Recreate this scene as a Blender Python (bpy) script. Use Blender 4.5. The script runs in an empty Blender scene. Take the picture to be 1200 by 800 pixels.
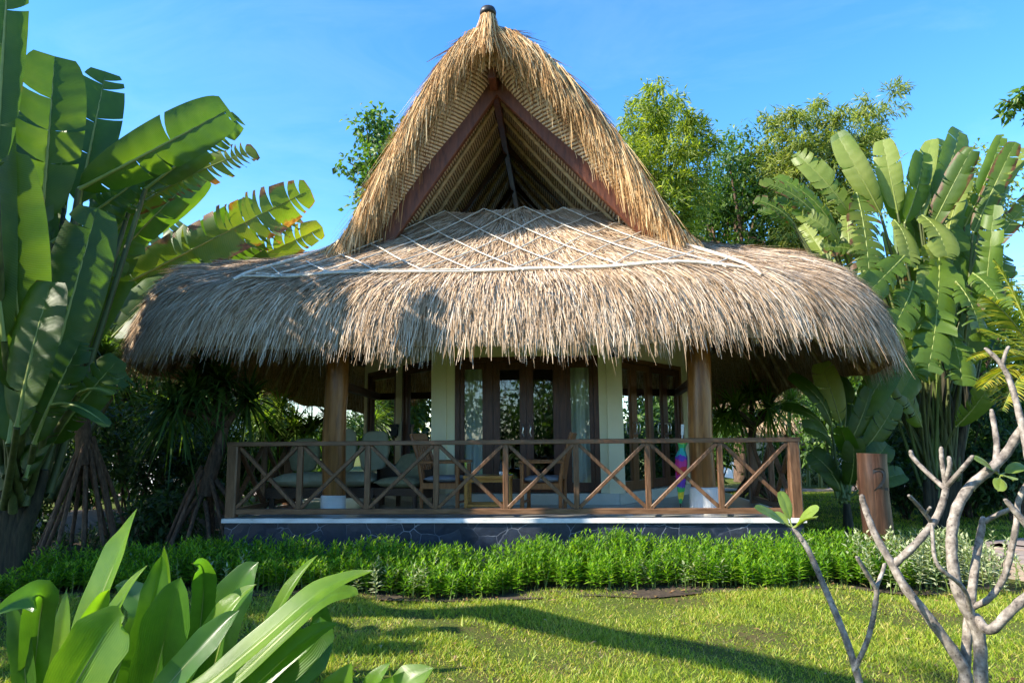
import bpy, math, random
import numpy as np
from mathutils import Vector, Matrix
from mathutils.bvhtree import BVHTree

RNG = np.random.default_rng(7)
random.seed(7)
scene = bpy.context.scene
COL = scene.collection
rad = math.radians

# ------------------------------------------------------------------ camera
EYE = 1.5
PITCH = rad(8.2); ROLL = rad(0.5); FPX = 800.0
_f = np.array([0, math.cos(PITCH), math.sin(PITCH)])
_r0 = np.array([1.0, 0, 0]); _u0 = np.array([0, -math.sin(PITCH), math.cos(PITCH)])
_r = math.cos(ROLL) * _r0 - math.sin(ROLL) * _u0
_u = math.sin(ROLL) * _r0 + math.cos(ROLL) * _u0

def W(px, py, Y):
    """place read off the photo at a chosen depth Y -> metres"""
    d = (px - 600) * _r + (400 - py) * _u + FPX * _f
    return np.array([0, 0, EYE]) + d * (Y / d[1])

def G(px, Y, z=0.0):
    """ground place at depth Y seen in photo column px"""
    lo, hi = -400.0, 1600.0
    for _ in range(50):
        m = (lo + hi) / 2
        if W(px, m, Y)[2] > z: lo = m
        else: hi = m
    return W(px, lo, Y)

cam_d = bpy.data.cameras.new("camera"); cam = bpy.data.objects.new("camera", cam_d); COL.objects.link(cam)
M = Matrix.Identity(4)
for i in range(3):
    M[i][0] = _r[i]; M[i][1] = _u[i]; M[i][2] = -_f[i]
M[2][3] = EYE
cam.matrix_world = M
cam_d.sensor_width = 36; cam_d.lens = 24; cam_d.clip_end = 2000; cam_d.clip_start = 0.05
scene.camera = cam
scene.cycles.diffuse_bounces = 6; scene.cycles.max_bounces = 14; scene.cycles.transparent_max_bounces = 12

# ------------------------------------------------------------------ light
SUN = Vector((-0.74, -0.27, 0.60)).normalized()
elev = math.asin(SUN.z)
azim = math.atan2(SUN.x, SUN.y)           # clockwise from +Y
world = bpy.data.worlds.new("World"); scene.world = world; world.use_nodes = True
nt = world.node_tree
for n in list(nt.nodes): nt.nodes.remove(n)
out = nt.nodes.new("ShaderNodeOutputWorld"); bg = nt.nodes.new("ShaderNodeBackground")
sky = nt.nodes.new("ShaderNodeTexSky"); sky.sky_type = 'NISHITA'; sky.sun_disc = False
sky.sun_elevation = elev; sky.sun_rotation = azim
sky.air_density = 1.0; sky.dust_density = 0.3; sky.ozone_density = 4.0
bg.inputs[1].default_value = 0.145
hs = nt.nodes.new('ShaderNodeHueSaturation'); hs.inputs['Saturation'].default_value = 1.25; nt.links.new(sky.outputs[0], hs.inputs['Color']); 
# faint high cirrus in the sky
tcw = nt.nodes.new('ShaderNodeTexCoord'); mpw = nt.nodes.new('ShaderNodeMapping'); mpw.inputs['Scale'].default_value = (1.2, 3.5, 5.0); mpw.inputs['Rotation'].default_value = (0, 0, 0.6)
nw = nt.nodes.new('ShaderNodeTexNoise'); nw.inputs['Scale'].default_value = 1.6; nw.inputs['Detail'].default_value = 8; nw.inputs['Roughness'].default_value = .62; nw.inputs['Distortion'].default_value = .6
mrw = nt.nodes.new('ShaderNodeMapRange'); mrw.inputs[1].default_value = .48; mrw.inputs[2].default_value = .85; mrw.inputs[4].default_value = .07
mxw = nt.nodes.new('ShaderNodeMix'); mxw.data_type = 'RGBA'; mxw.inputs[7].default_value = (5.2, 5.6, 6.2, 1)
nt.links.new(tcw.outputs['Generated'], mpw.inputs[0]); nt.links.new(mpw.outputs[0], nw.inputs['Vector']); nt.links.new(nw.outputs['Fac'], mrw.inputs[0]); nt.links.new(mrw.outputs[0], mxw.inputs[0])
nt.links.new(hs.outputs[0], mxw.inputs[6]); nt.links.new(mxw.outputs[2], bg.inputs[0]); nt.links.new(bg.outputs[0], out.inputs[0])
sd = bpy.data.lights.new("sun", 'SUN'); sd.energy = 4.4; sd.angle = rad(0.5); sd.color = (1.0, 0.91, 0.76)
so = bpy.data.objects.new("sun", sd); COL.objects.link(so)
so.rotation_euler = SUN.to_track_quat('Z', 'Y').to_euler()
vs = scene.view_settings
vs.view_transform = 'Standard'; vs.look = 'None'; vs.gamma = 1; vs.exposure = 1.55; vs.use_curve_mapping = False

# ------------------------------------------------------------------ mesh collector
class MB:
    def __init__(s): s.v = []; s.f = []; s.m = []; s.sm = []; s.n = 0; s.at = []
    def add(s, v, f, mat=0, smooth=False, at=None):
        v = np.asarray(v, float).reshape(-1, 3); f = np.asarray(f, int)
        if f.size == 0: return s
        s.v.append(v); s.f.append(f + s.n); s.n += len(v); s.at.append(at)
        m = np.full(len(f), mat) if np.isscalar(mat) else np.asarray(mat)
        s.m.append(m); s.sm.append(np.full(len(f), smooth)); return s
    def box(s, lo, hi, mat=0, T=None):
        x0, y0, z0 = lo; x1, y1, z1 = hi
        v = np.array([[x0,y0,z0],[x1,y0,z0],[x1,y1,z0],[x0,y1,z0],[x0,y0,z1],[x1,y0,z1],[x1,y1,z1],[x0,y1,z1]], float)
        if T is not None: v = T(v)
        return s.add(v, [[0,3,2,1],[4,5,6,7],[0,1,5,4],[1,2,6,5],[2,3,7,6],[3,0,4,7]], mat)
    def bar(s, a, b, w, h, mat=0, up=(0,0,1), bev=0.0):
        """bevelled rectangular bar from a to b"""
        a = np.array(a, float); b = np.array(b, float); t = b - a; L = np.linalg.norm(t); t /= L
        u = np.array(up, float)
        if abs(np.dot(u, t)) > 0.95: u = np.array([0, 1.0, 0])
        sd_ = np.cross(t, u); sd_ /= np.linalg.norm(sd_); u = np.cross(sd_, t)
        e = bev if bev else min(w, h) * 0.12
        pr = [(-w/2+e,-h/2),(w/2-e,-h/2),(w/2,-h/2+e),(w/2,h/2-e),(w/2-e,h/2),(-w/2+e,h/2),(-w/2,h/2-e),(-w/2,-h/2+e)]
        v = [a + sd_*x + u*y for x, y in pr] + [b + sd_*x + u*y for x, y in pr]
        s.add(v, [[i, (i+1) % 8, 8+(i+1) % 8, 8+i] for i in range(8)], mat)
        c = [a] + [b]
        v2 = v + c
        s.add(v2, [[(i+1) % 8, i, 16] for i in range(8)] + [[8+i, 8+(i+1) % 8, 17] for i in range(8)], mat)
        return s
    def tube(s, pts, radii, k=8, mat=0, smooth=True, cap=True, wob=0.0):
        P = np.array(pts, float); n = len(P)
        R = np.full(n, radii) if np.isscalar(radii) else np.array(radii, float)
        T = np.gradient(P, axis=0); T /= np.linalg.norm(T, axis=1)[:, None] + 1e-9
        u = np.array([0, 0, 1.0]) if abs(T[0][2]) < 0.9 else np.array([1.0, 0, 0])
        V = []
        for i in range(n):
            sd_ = np.cross(T[i], u); sd_ /= np.linalg.norm(sd_) + 1e-9; u = np.cross(sd_, T[i])
            for j in range(k):
                a = 2*math.pi*j/k; r = R[i]*(1 + (RNG.uniform(-wob, wob) if wob else 0))
                V.append(P[i] + r*(math.cos(a)*sd_ + math.sin(a)*u))
        F = [[i*k+j, i*k+(j+1) % k, (i+1)*k+(j+1) % k, (i+1)*k+j] for i in range(n-1) for j in range(k)]
        s.add(V, F, mat, smooth)
        if cap:
            s.add(V[:k] + [P[0]], [[(j+1) % k, j, k] for j in range(k)], mat)
            s.add(V[-k:] + [P[-1]], [[j, (j+1) % k, k] for j in range(k)], mat)
        return s
    def lathe(s, prof, c=(0,0,0), k=20, mat=0, smooth=True):
        V = [(c[0]+r*math.cos(2*math.pi*j/k), c[1]+r*math.sin(2*math.pi*j/k), c[2]+z) for r, z in prof for j in range(k)]
        F = [[i*k+j, i*k+(j+1) % k, (i+1)*k+(j+1) % k, (i+1)*k+j] for i in range(len(prof)-1) for j in range(k)]
        return s.add(V, F, mat, smooth)
    def pillow(s, c, size, mat=0, puff=0.35, T=None, n=10):
        """soft cushion: rounded box with bulging faces"""
        g = np.linspace(-1, 1, n); X, Y = np.meshgrid(g, g, indexing='ij')
        e = np.clip((1-np.abs(X)**6)*(1-np.abs(Y)**6), 0, 1)
        prof = (0.62 + 0.38*((1-X**2)*(1-Y**2))**puff) * np.sqrt(e+0.02)
        sh = 1-0.03*(X**2*Y**2)
        top = np.stack([X*sh, Y*sh, prof], -1).reshape(-1, 3); bot = top*[1, 1, -1]
        f = []
        for i in range(n-1):
            for j in range(n-1):
                a = i*n+j; f.append([a, a+n, a+n+1, a+1])
        f = np.array(f); v = np.vstack([top, bot]); N = n*n
        fb = f[:, ::-1] + N; rim = []
        ring = [(i, 0) for i in range(n)] + [(n-1, j) for j in range(1, n)] + [(i, n-1) for i in range(n-2, -1, -1)] + [(0, j) for j in range(n-2, 0, -1)]
        ids = [i*n+j for i, j in ring]
        for a, b in zip(ids, ids[1:]+ids[:1]): rim.append([a, a+N, b+N, b])
        v = v*np.array(size)/2 + np.array(c)
        if T is not None: v = T(v)
        return s.add(v, np.vstack([f, fb, rim]), mat, True)
    def build(s, name, mats, parent=None, origin=None):
        me = bpy.data.meshes.new(name)
        V = np.vstack(s.v)
        if origin is not None: V = V - np.array(origin)
        me.vertices.add(len(V)); me.vertices.foreach_set("co", V.ravel())
        tot = np.concatenate([np.full(len(f), f.shape[1]) for f in s.f])
        loops = np.concatenate([f.ravel() for f in s.f])
        me.loops.add(len(loops)); me.loops.foreach_set("vertex_index", loops.astype(np.int32))
        me.polygons.add(len(tot))
        st = np.concatenate([[0], np.cumsum(tot)[:-1]])
        me.polygons.foreach_set("loop_start", st.astype(np.int32))
        me.polygons.foreach_set("loop_total", tot.astype(np.int32))
        if not isinstance(mats, (list, tuple)): mats = [mats]
        for m in mats: me.materials.append(m)
        me.polygons.foreach_set("material_index", np.concatenate(s.m).astype(np.int32))
        me.polygons.foreach_set("use_smooth", np.concatenate(s.sm))
        if any(a is not None for a in s.at):
            A = np.concatenate([np.asarray(a, float).reshape(-1, 2) if a is not None else np.full((len(v), 2), -1.0) for a, v in zip(s.at, s.v)])
            for k_, nm in enumerate(('across', 'along')):
                at_ = me.attributes.new(nm, 'FLOAT', 'POINT'); at_.data.foreach_set('value', A[:, k_].astype(np.float32))
        me.update(calc_edges=True); me.validate()
        o = bpy.data.objects.new(name, me); COL.objects.link(o)
        if parent is not None: o.parent = parent
        elif origin is not None: o.location = origin
        return o

def tag(o, label, cat, group=None, kind=None):
    if label: o["label"] = label
    if cat: o["category"] = cat
    if group: o["group"] = group
    if kind: o["kind"] = kind
    return o
def thing(name, label, cat, loc=(0, 0, 0), rotz=0, group=None, matrix=None):
    o = bpy.data.objects.new(name, None); COL.objects.link(o)
    o.empty_display_size = 0.2
    if matrix is not None: o.matrix_world = matrix
    else: o.location = loc; o.rotation_euler = (0, 0, rotz)
    return tag(o, label, cat, group)
def unit(v): v = np.asarray(v, float); return v/(np.linalg.norm(v, axis=-1, keepdims=True)+1e-9)

def strands(mb, roots, dirs, side, L, w, droop, seg=3, mat=0, taper=0.75):
    """many thin blades at once; all arrays of length n"""
    n = len(roots); s = np.linspace(0, 1, seg+1)
    d = unit(dirs); sd_ = unit(side)
    V = np.empty((n, seg+1, 2, 3))
    for i, t in enumerate(s):
        p = roots + d*(L*t)[:, None]; p[:, 2] -= droop*t*t
        ww = (w*0.5*(1-taper*t))[:, None]
        V[:, i, 0] = p - sd_*ww; V[:, i, 1] = p + sd_*ww
    b = (np.arange(n)*(seg+1)*2)[:, None]
    F = np.concatenate([b + np.array([[2*i, 2*i+1, 2*i+3, 2*i+2]]) for i in range(seg)], 0)
    mb.add(V.reshape(-1, 3), F, mat)

def leaves(mb, base, d, nrm, L, w, mat=0, fold=0.15, bend=0.0):
    """leaf blades: 6 points, 4 triangles, folded on the midrib"""
    n = len(base); d = unit(d); s = unit(np.cross(d, nrm)); nn = np.cross(s, d)
    L = np.broadcast_to(L, (n,))[:, None]; w = np.broadcast_to(w, (n,))[:, None]
    mid = base + d*L*0.5; tip = base + d*L - nn*L*bend
    V = np.stack([base, mid - d*L*0.12 + s*w*0.5 + nn*w*fold, mid - d*L*0.12 - s*w*0.5 + nn*w*fold, mid + nn*L*bend*0.3, tip], 1)
    b = (np.arange(n)*5)[:, None]
    F = np.concatenate([b+np.array([[0, 1, 3]]), b+np.array([[0, 3, 2]]), b+np.array([[1, 4, 3]]), b+np.array([[3, 4, 2]])], 0)
    mb.add(V.reshape(-1, 3), F, np.tile(mat, 4) if not np.isscalar(mat) else mat)

def rdir(n):
    v = RNG.normal(size=(n, 3)); return unit(v)

# ------------------------------------------------------------------ materials
def newmat(name):
    m = bpy.data.materials.new(name); m.use_nodes = True
    t = m.node_tree; b = t.nodes["Principled BSDF"]; return m, t, b
def ramp(t, stops):
    r = t.nodes.new("ShaderNodeValToRGB"); e = r.color_ramp.elements
    while len(e) < len(stops): e.new(0.5)
    for k, (p, c) in zip(e, stops): k.position = p; k.color = (*c, 1)
    return r
def noise(t, scale, detail=4, stretch=None, rough=0.6, dist=0.0):
    tc = t.nodes.new("ShaderNodeTexCoord"); n = t.nodes.new("ShaderNodeTexNoise")
    n.inputs["Scale"].default_value = scale; n.inputs["Detail"].default_value = detail
    n.inputs["Roughness"].default_value = rough; n.inputs["Distortion"].default_value = dist
    if stretch:
        mp = t.nodes.new("ShaderNodeMapping"); mp.inputs["Scale"].default_value = stretch
        t.links.new(tc.outputs["Object"], mp.inputs[0]); t.links.new(mp.outputs[0], n.inputs["Vector"])
    else: t.links.new(tc.outputs["Object"], n.inputs["Vector"])
    return n
def bump(t, b, src, dist=0.01, strength=0.5):
    bp = t.nodes.new("ShaderNodeBump"); bp.inputs["Distance"].default_value = dist; bp.inputs["Strength"].default_value = strength
    t.links.new(src, bp.inputs["Height"]); t.links.new(bp.outputs[0], b.inputs["Normal"]); return bp
def noisy(name, stops, scale=6, stretch=None, rough=0.6, bumpd=0.0, detail=5, spec=0.4, dist=0.0):
    m, t, b = newmat(name); n = noise(t, scale, detail, stretch, dist=dist); r = ramp(t, stops)
    t.links.new(n.outputs["Fac"], r.inputs[0]); t.links.new(r.outputs[0], b.inputs["Base Color"])
    b.inputs["Roughness"].default_value = rough; b.inputs["Specular IOR Level"].default_value = spec
    if bumpd: bump(t, b, n.outputs["Fac"], bumpd)
    return m
def island(name, stops, rough=0.8, spec=0.2, big=None, trans=0.0, tint=(1, 1, 1), tscale=1.6, bigscale=0.8):
    """colour by blade (random per island), optionally modulated by a large noise; trans = thin-leaf light transmission"""
    m, t, b = newmat(name); g = t.nodes.new("ShaderNodeNewGeometry"); r = ramp(t, stops)
    src = g.outputs["Random Per Island"]
    if big:
        n = noise(t, bigscale, 3); mx = t.nodes.new("ShaderNodeMath"); mx.operation = 'MULTIPLY_ADD'
        ad = t.nodes.new("ShaderNodeMath"); ad.operation = 'SUBTRACT'; ad.inputs[1].default_value = 0.5
        t.links.new(n.outputs["Fac"], ad.inputs[0]); t.links.new(ad.outputs[0], mx.inputs[0]); mx.inputs[1].default_value = big
        t.links.new(src, mx.inputs[2]); mx.use_clamp = True; src = mx.outputs[0]
    t.links.new(src, r.inputs[0]); t.links.new(r.outputs[0], b.inputs["Base Color"])
    b.inputs["Roughness"].default_value = rough; b.inputs["Specular IOR Level"].default_value = spec
    if trans: translucent(t, b, r.outputs[0], trans, tint, tscale)
    return m
def translucent(t, b, col, fac, tint, tscale):
    tr = t.nodes.new("ShaderNodeBsdfTranslucent"); mul = t.nodes.new("ShaderNodeMix"); mul.data_type = 'RGBA'; mul.blend_type = 'MULTIPLY'
    mul.inputs[0].default_value = 1; mul.inputs[7].default_value = (tint[0]*tscale, tint[1]*tscale, tint[2]*tscale, 1)
    t.links.new(col, mul.inputs[6]); t.links.new(mul.outputs[2], tr.inputs[0])
    ms = t.nodes.new("ShaderNodeMixShader"); ms.inputs[0].default_value = fac
    o = t.nodes["Material Output"]
    t.links.new(b.outputs[0], ms.inputs[1]); t.links.new(tr.outputs[0], ms.inputs[2]); t.links.new(ms.outputs[0], o.inputs[0])

MAT = {}
MAT['thatch'] = island('grey_straw', [(0, (.12, .07, .036)), (.18, (.27, .18, .10)), (.5, (.48, .335, .215)), (.75, (.58, .445, .31)), (1, (.66, .56, .44))], .85, .15, big=.7, bigscale=1.6)
MAT['thatch_gold'] = island('golden_straw', [(0, (.13, .055, .02)), (.25, (.36, .19, .07)), (.55, (.55, .33, .145)), (.8, (.64, .44, .22)), (1, (.66, .52, .32))], .8, .2, big=.6, bigscale=1.6)
MAT['thatch_base'] = noisy('packed_straw', [(.3, (.055, .035, .018)), (.55, (.20, .13, .07)), (.75, (.30, .21, .12))], 60, (1, 1, .25), .9, .02)
MAT['soffit'] = noisy('under_thatch', [(.3, (.17, .09, .04)), (.55, (.45, .28, .14)), (.75, (.58, .40, .22))], 45, (1, 1, .2), .9, .015)
def ceiling_mat():
    m, t, b = newmat('reed_ceiling'); tc = t.nodes.new("ShaderNodeTexCoord"); w = t.nodes.new("ShaderNodeTexWave")
    w.wave_type = 'BANDS'; w.bands_direction = 'Z'; w.inputs["Scale"].default_value = 7.0; w.inputs["Distortion"].default_value = 1.2
    w.inputs["Detail"].default_value = 3; w.inputs["Detail Scale"].default_value = 2.5
    r = ramp(t, [(.10, (.17, .09, .045)), (.35, (.58, .39, .23)), (.7, (.76, .57, .37)), (1, (.82, .66, .46))])
    t.links.new(tc.outputs["Object"], w.inputs["Vector"]); t.links.new(w.outputs["Fac"], r.inputs[0])
    n = noise(t, 5, 3); mx = t.nodes.new("ShaderNodeMix"); mx.data_type = 'RGBA'; mx.blend_type = 'MULTIPLY'; mx.inputs[0].default_value = .25
    t.links.new(r.outputs[0], mx.inputs[6]); t.links.new(n.outputs["Fac"], mx.inputs[7])
    t.links.new(mx.outputs[2], b.inputs["Base Color"]); b.inputs["Roughness"].default_value = .75
    bump(t, b, w.outputs["Fac"], .02, .8); return m
MAT['ceiling'] = ceiling_mat()
MAT['barge'] = noisy('red_brown_timber', [(.3, (.075, .024, .012)), (.6, (.16, .052, .024)), (.8, (.21, .08, .04))], 9, (3, 3, .5), .5, .004)
MAT['beam'] = noisy('dark_timber', [(.3, (.035, .016, .010)), (.7, (.085, .036, .02))], 9, (3, .5, 3), .55, .004)
MAT['bamboo'] = noisy('pale_bamboo', [(.3, (.30, .20, .10)), (.6, (.48, .35, .19)), (.8, (.55, .43, .27))], 14, None, .5, .003)
MAT['batten'] = noisy('weathered_bamboo', [(.3, (.40, .34, .26)), (.6, (.62, .56, .47)), (.8, (.72, .67, .59))], 14, None, .6, .003)
MAT['dark_rope'] = noisy('dark_cord', [(.3, (.03, .025, .02)), (.7, (.09, .07, .055))], 40, None, .8, .003)
MAT['post_log'] = noisy('dark_varnished_post', [(.25, (.020, .010, .007)), (.5, (.048, .024, .015)), (.75, (.095, .05, .033))], 7, (3, 3, .3), .34, .006, dist=.8)
MAT['rail_v'] = noisy('varnished_post_wood', [(.25, (.055, .026, .013)), (.5, (.125, .064, .033)), (.75, (.20, .112, .062))], 14, (3, 3, .35), .36, .002)
MAT['rail_h'] = noisy('varnished_rail_wood', [(.25, (.06, .028, .014)), (.5, (.135, .070, .036)), (.75, (.21, .12, .066))], 14, (.35, 3, 3), .36, .002)
MAT['log'] = noisy('varnished_log', [(.25, (.09, .032, .009)), (.5, (.25, .10, .025)), (.75, (.37, .17, .05))], 7, (3, 3, .3), .3, .006, dist=.6)
MAT['joinery'] = noisy('dark_red_joinery', [(.3, (.05, .018, .010)), (.7, (.125, .046, .023))], 14, (3, 3, .3), .35, .002)
MAT['joinery_lit'] = noisy('lit_joinery', [(.3, (.11, .045, .015)), (.7, (.22, .10, .036))], 14, (3, 3, .3), .35, .002)  # lighter copy of the joinery, with the light put into the colour
MAT['wall'] = noisy('pale_green_render', [(.3, (.74, .69, .45)), (.7, (.81, .76, .52))], 3, None, .85, .002)
MAT['white'] = noisy('white_paint', [(.3, (.66, .66, .64)), (.7, (.80, .80, .78))], 5, None, .6, .002)
MAT['white_worn'] = noisy('stained_white_edge', [(.30, (.34, .33, .30)), (.42, (.60, .59, .56)), (.6, (.76, .76, .73)), (.8, (.82, .82, .80))], 2.6, (1, 1, 3), .7, .003, detail=8)
MAT['floor'] = noisy('grey_tile', [(.3, (.30, .30, .29)), (.7, (.42, .42, .40))], 3, None, .3)
MAT['step'] = noisy('cream_tile', [(.3, (.50, .51, .43)), (.7, (.60, .61, .53))], 3, None, .4)
def stone_mat():
    m, t, b = newmat('dark_crazy_stone'); tc = t.nodes.new("ShaderNodeTexCoord")
    nz = noise(t, 3, 3); mp = t.nodes.new("ShaderNodeMix"); mp.data_type = 'VECTOR'; mp.inputs[0].default_value = .12
    t.links.new(tc.outputs["Object"], mp.inputs[4]); t.links.new(nz.outputs["Color"], mp.inputs[5])
    def vor(f):
        v = t.nodes.new("ShaderNodeTexVoronoi"); v.feature = f; v.inputs["Scale"].default_value = 4.6
        t.links.new(mp.outputs[1], v.inputs["Vector"]); return v
    ve, vc = vor('DISTANCE_TO_EDGE'), vor('F1')
    sp = t.nodes.new("ShaderNodeSeparateColor"); t.links.new(vc.outputs["Color"], sp.inputs[0])
    rc = ramp(t, [(0, (.004, .009, .020)), (.5, (.009, .016, .032)), (1, (.024, .028, .040))]); t.links.new(sp.outputs[0], rc.inputs[0])
    n2 = noise(t, 22, 5); mm = t.nodes.new("ShaderNodeMix"); mm.data_type = 'RGBA'; mm.blend_type = 'OVERLAY'; mm.inputs[0].default_value = .6
    t.links.new(rc.outputs[0], mm.inputs[6]); t.links.new(n2.outputs["Fac"], mm.inputs[7])
    re = ramp(t, [(.006, (1, 1, 1)), (.018, (0, 0, 0))]); t.links.new(ve.outputs["Distance"], re.inputs[0])
    nm = noise(t, 2.2, 2); rm = ramp(t, [(.40, (0, 0, 0)), (.62, (.7, .7, .7))]); t.links.new(nm.outputs["Fac"], rm.inputs[0])
    mu = t.nodes.new("ShaderNodeMath"); mu.operation = 'MULTIPLY'; t.links.new(re.outputs[0], mu.inputs[0]); t.links.new(rm.outputs[0], mu.inputs[1])
    fx = t.nodes.new("ShaderNodeMix"); fx.data_type = 'RGBA'; fx.inputs[7].default_value = (.26, .29, .34, 1)
    t.links.new(mu.outputs[0], fx.inputs[0]); t.links.new(mm.outputs[2], fx.inputs[6]); t.links.new(fx.outputs[2], b.inputs["Base Color"])
    b.inputs["Roughness"].default_value = .5
    bump(t, b, ve.outputs["Distance"], .03, .5); return m
MAT['stone'] = stone_mat()
def glass_mat():
    m, t, b = newmat('window_glass'); o = t.nodes["Material Output"]; t.nodes.remove(b)
    tr = t.nodes.new("ShaderNodeBsdfTransparent"); tr.inputs[0].default_value = (.90, .93, .92, 1)
    gl = t.nodes.new("ShaderNodeBsdfGlossy"); gl.inputs["Roughness"].default_value = 0.0; gl.inputs[0].default_value = (.95, .97, 1, 1)
    lw = t.nodes.new("ShaderNodeFresnel"); lw.inputs[0].default_value = 1.5
    n = noise(t, 1.3, 2); bp = t.nodes.new("ShaderNodeBump"); bp.inputs["Distance"].default_value = .004; bp.inputs["Strength"].default_value = .3
    t.links.new(n.outputs["Fac"], bp.inputs["Height"]); t.links.new(bp.outputs[0], gl.inputs["Normal"])
    ms = t.nodes.new("ShaderNodeMixShader"); ad = t.nodes.new("ShaderNodeMath"); ad.inputs[1].default_value = .02
    t.links.new(lw.outputs[0], ad.inputs[0]); t.links.new(ad.outputs[0], ms.inputs[0])
    t.links.new(tr.outputs[0], ms.inputs[1]); t.links.new(gl.outputs[0], ms.inputs[2]); t.links.new(ms.outputs[0], o.inputs[0]); return m
MAT['glass'] = glass_mat()
MAT['curtain'] = noisy('linen_curtain', [(.3, (.60, .60, .54)), (.7, (.72, .72, .66))], 30, (4, 4, .3), .9)
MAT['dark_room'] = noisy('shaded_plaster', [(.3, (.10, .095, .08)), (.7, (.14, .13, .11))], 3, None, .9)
MAT['metal'] = noisy('brushed_steel', [(.3, (.55, .54, .5)), (.7, (.7, .69, .66))], 30, None, .3); MAT['metal'].node_tree.nodes["Principled BSDF"].inputs["Metallic"].default_value = .8
MAT['black'] = noisy('black_metal', [(.3, (.012, .012, .013)), (.7, (.025, .025, .025))], 20, None, .45)
MAT['olive'] = noisy('olive_canvas', [(.3, (.20, .20, .115)), (.7, (.29, .285, .17))], 16, None, .9, .003)
MAT['olive_pale'] = noisy('pale_olive_canvas', [(.3, (.32, .32, .21)), (.7, (.42, .41, .28))], 12, None, .9, .003)
MAT['rattan'] = noisy('dark_rattan', [(.35, (.03, .018, .012)), (.65, (.085, .05, .03))], 70, (1, 1, 2), .55, .004)
MAT['chairwood'] = noisy('orange_brown_teak', [(.3, (.17, .062, .018)), (.7, (.33, .135, .042))], 12, (3, 3, .4), .38, .002)
MAT['tablewood'] = noisy('honey_teak', [(.3, (.33, .145, .028)), (.7, (.50, .25, .055))], 12, (.5, 3, 3), .35, .002)
MAT['greycushion'] = noisy('grey_canvas', [(.3, (.17, .19, .22)), (.7, (.25, .27, .30))], 18, None, .9, .003)

def light_pass_mat():
    m, t, b = newmat('light_passing_panel'); n = noise(t, 30, 3); r = ramp(t, [(.3, (.80, .82, .74)), (.7, (.90, .91, .84))])
    t.links.new(n.outputs["Fac"], r.inputs[0]); t.links.new(r.outputs[0], b.inputs["Base Color"]); b.inputs["Roughness"].default_value = .9
    tr = t.nodes.new("ShaderNodeBsdfTranslucent"); t.links.new(r.outputs[0], tr.inputs[0]); ms = t.nodes.new("ShaderNodeMixShader"); ms.inputs[0].default_value = .95
    t.links.new(b.outputs[0], ms.inputs[1]); t.links.new(tr.outputs[0], ms.inputs[2]); t.links.new(ms.outputs[0], t.nodes["Material Output"].inputs[0]); return m
MAT['light_pass'] = light_pass_mat()  # made translucent to pass sky light into the gable
# ================================================================== THE BUNGALOW
YAW = rad(-4.0)
HUT = Matrix.Translation((-0.1, 8.6, 0)) @ Matrix.Rotation(YAW, 4, 'Z')
HUTn = np.array(HUT)
def H(p):            # hut-local -> world
    p = np.asarray(p, float); return p @ HUTn[:3, :3].T + HUTn[:3, 3]
DZ = 0.55
hut = thing('thatched_bungalow', 'large thatched bungalow with tall open gable and railed veranda on dark stone plinth', 'bungalow', matrix=HUT)

def grid_faces(nu, nv, wrap=False, flip=False):
    i, j = np.meshgrid(np.arange(nu if wrap else nu-1), np.arange(nv-1), indexing='ij')
    i2 = (i+1) % nu
    f = np.stack([i*nv+j, i2*nv+j, i2*nv+j+1, i*nv+j+1], -1).reshape(-1, 4)
    return f[:, ::-1] if flip else f

# ---- lower skirt of thatch ---------------------------------------
RA, RB, RYC, RDX = 5.55, 4.2, 3.6, -0.05
DF = np.array([0, .05, .14, .28, .5, .95, 1.6, 2.35, 2.7]); ZF = np.array([2.80, 3.08, 3.34, 3.53, 3.68, 3.97, 4.45, 5.08, 5.3])
DS = np.array([0, .07, .25, .6, 1.1, 1.8, 2.5, 3.25]); ZS = np.array([2.64, 3.0, 3.42, 3.82, 4.12, 4.27, 4.34, 4.45])
def smooth_interp(x, xp, fp):
    r = 0
    for k in (-.06, -.03, 0, .03, .06): r = r + np.interp(x+k*np.minimum(1, x*8), xp, fp)
    return r/5
def skirt(th, t, drop=0.0):
    c, s = np.cos(th), np.sin(th)
    n1, n2 = np.where((c < 0) & (s < 0), 5.2, 4.0), 3.0
    bx = (RA+np.where(c < 0, -.02, 0))*np.sign(c)*np.abs(c)**(2/n1); by = RB*np.sign(s)*np.abs(s)**(2/n1)
    ix = 2.3*np.sign(c)*np.abs(c)**(2/n2); iy = 1.85*np.sign(s)*np.abs(s)**(2/n2)
    wf = s**6/(s**6+c**6*np.where(c > 0, .45, 1.5)+1e-9)
    x = bx + (ix-bx)*t; y = by + (iy-by)*t
    z = wf*smooth_interp(2.35*t, DF, ZF) + (1-wf)*(smooth_interp(3.25*t, DS, ZS) + np.where(c < 0, .22*np.exp(-((t-.14)/.12)**2), 0))
    back = np.clip(s, 0, 1)**2
    z = z - .68*back*(1-t) - drop
    # uneven lumps of hand-laid thatch
    z = z + .035*np.sin(th*9+2*t) * (1-t) + .02*np.sin(th*23+1.3+5*t)
    return np.stack([x+RDX, y+RYC, z], -1)
NT, NV = 160, 22
th = np.linspace(0, 2*math.pi, NT, endpoint=False); tt = np.linspace(0, 1, NV)**1.4
TH, TT = np.meshgrid(th, tt, indexing='ij')
OUT = skirt(TH, TT)
INN = skirt(TH, TT); INN[..., 2] -= .16 + .22*np.minimum(1, TT*4)
INN[..., :2] = (INN[..., :2]-[RDX, RYC])*(1-.012) + [RDX, RYC]
mb = MB(); fo = grid_faces(NT, NV, True, True)
mb.add(OUT.reshape(-1, 3), fo, 0, True)
rim = np.concatenate([OUT[:, :1], INN[:, :1]], 1)
mb.add(INN.reshape(-1, 3), fo[:, ::-1], 1, True)
mb.add(rim.reshape(-1, 3), grid_faces(NT, 2, True), 0)
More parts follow.
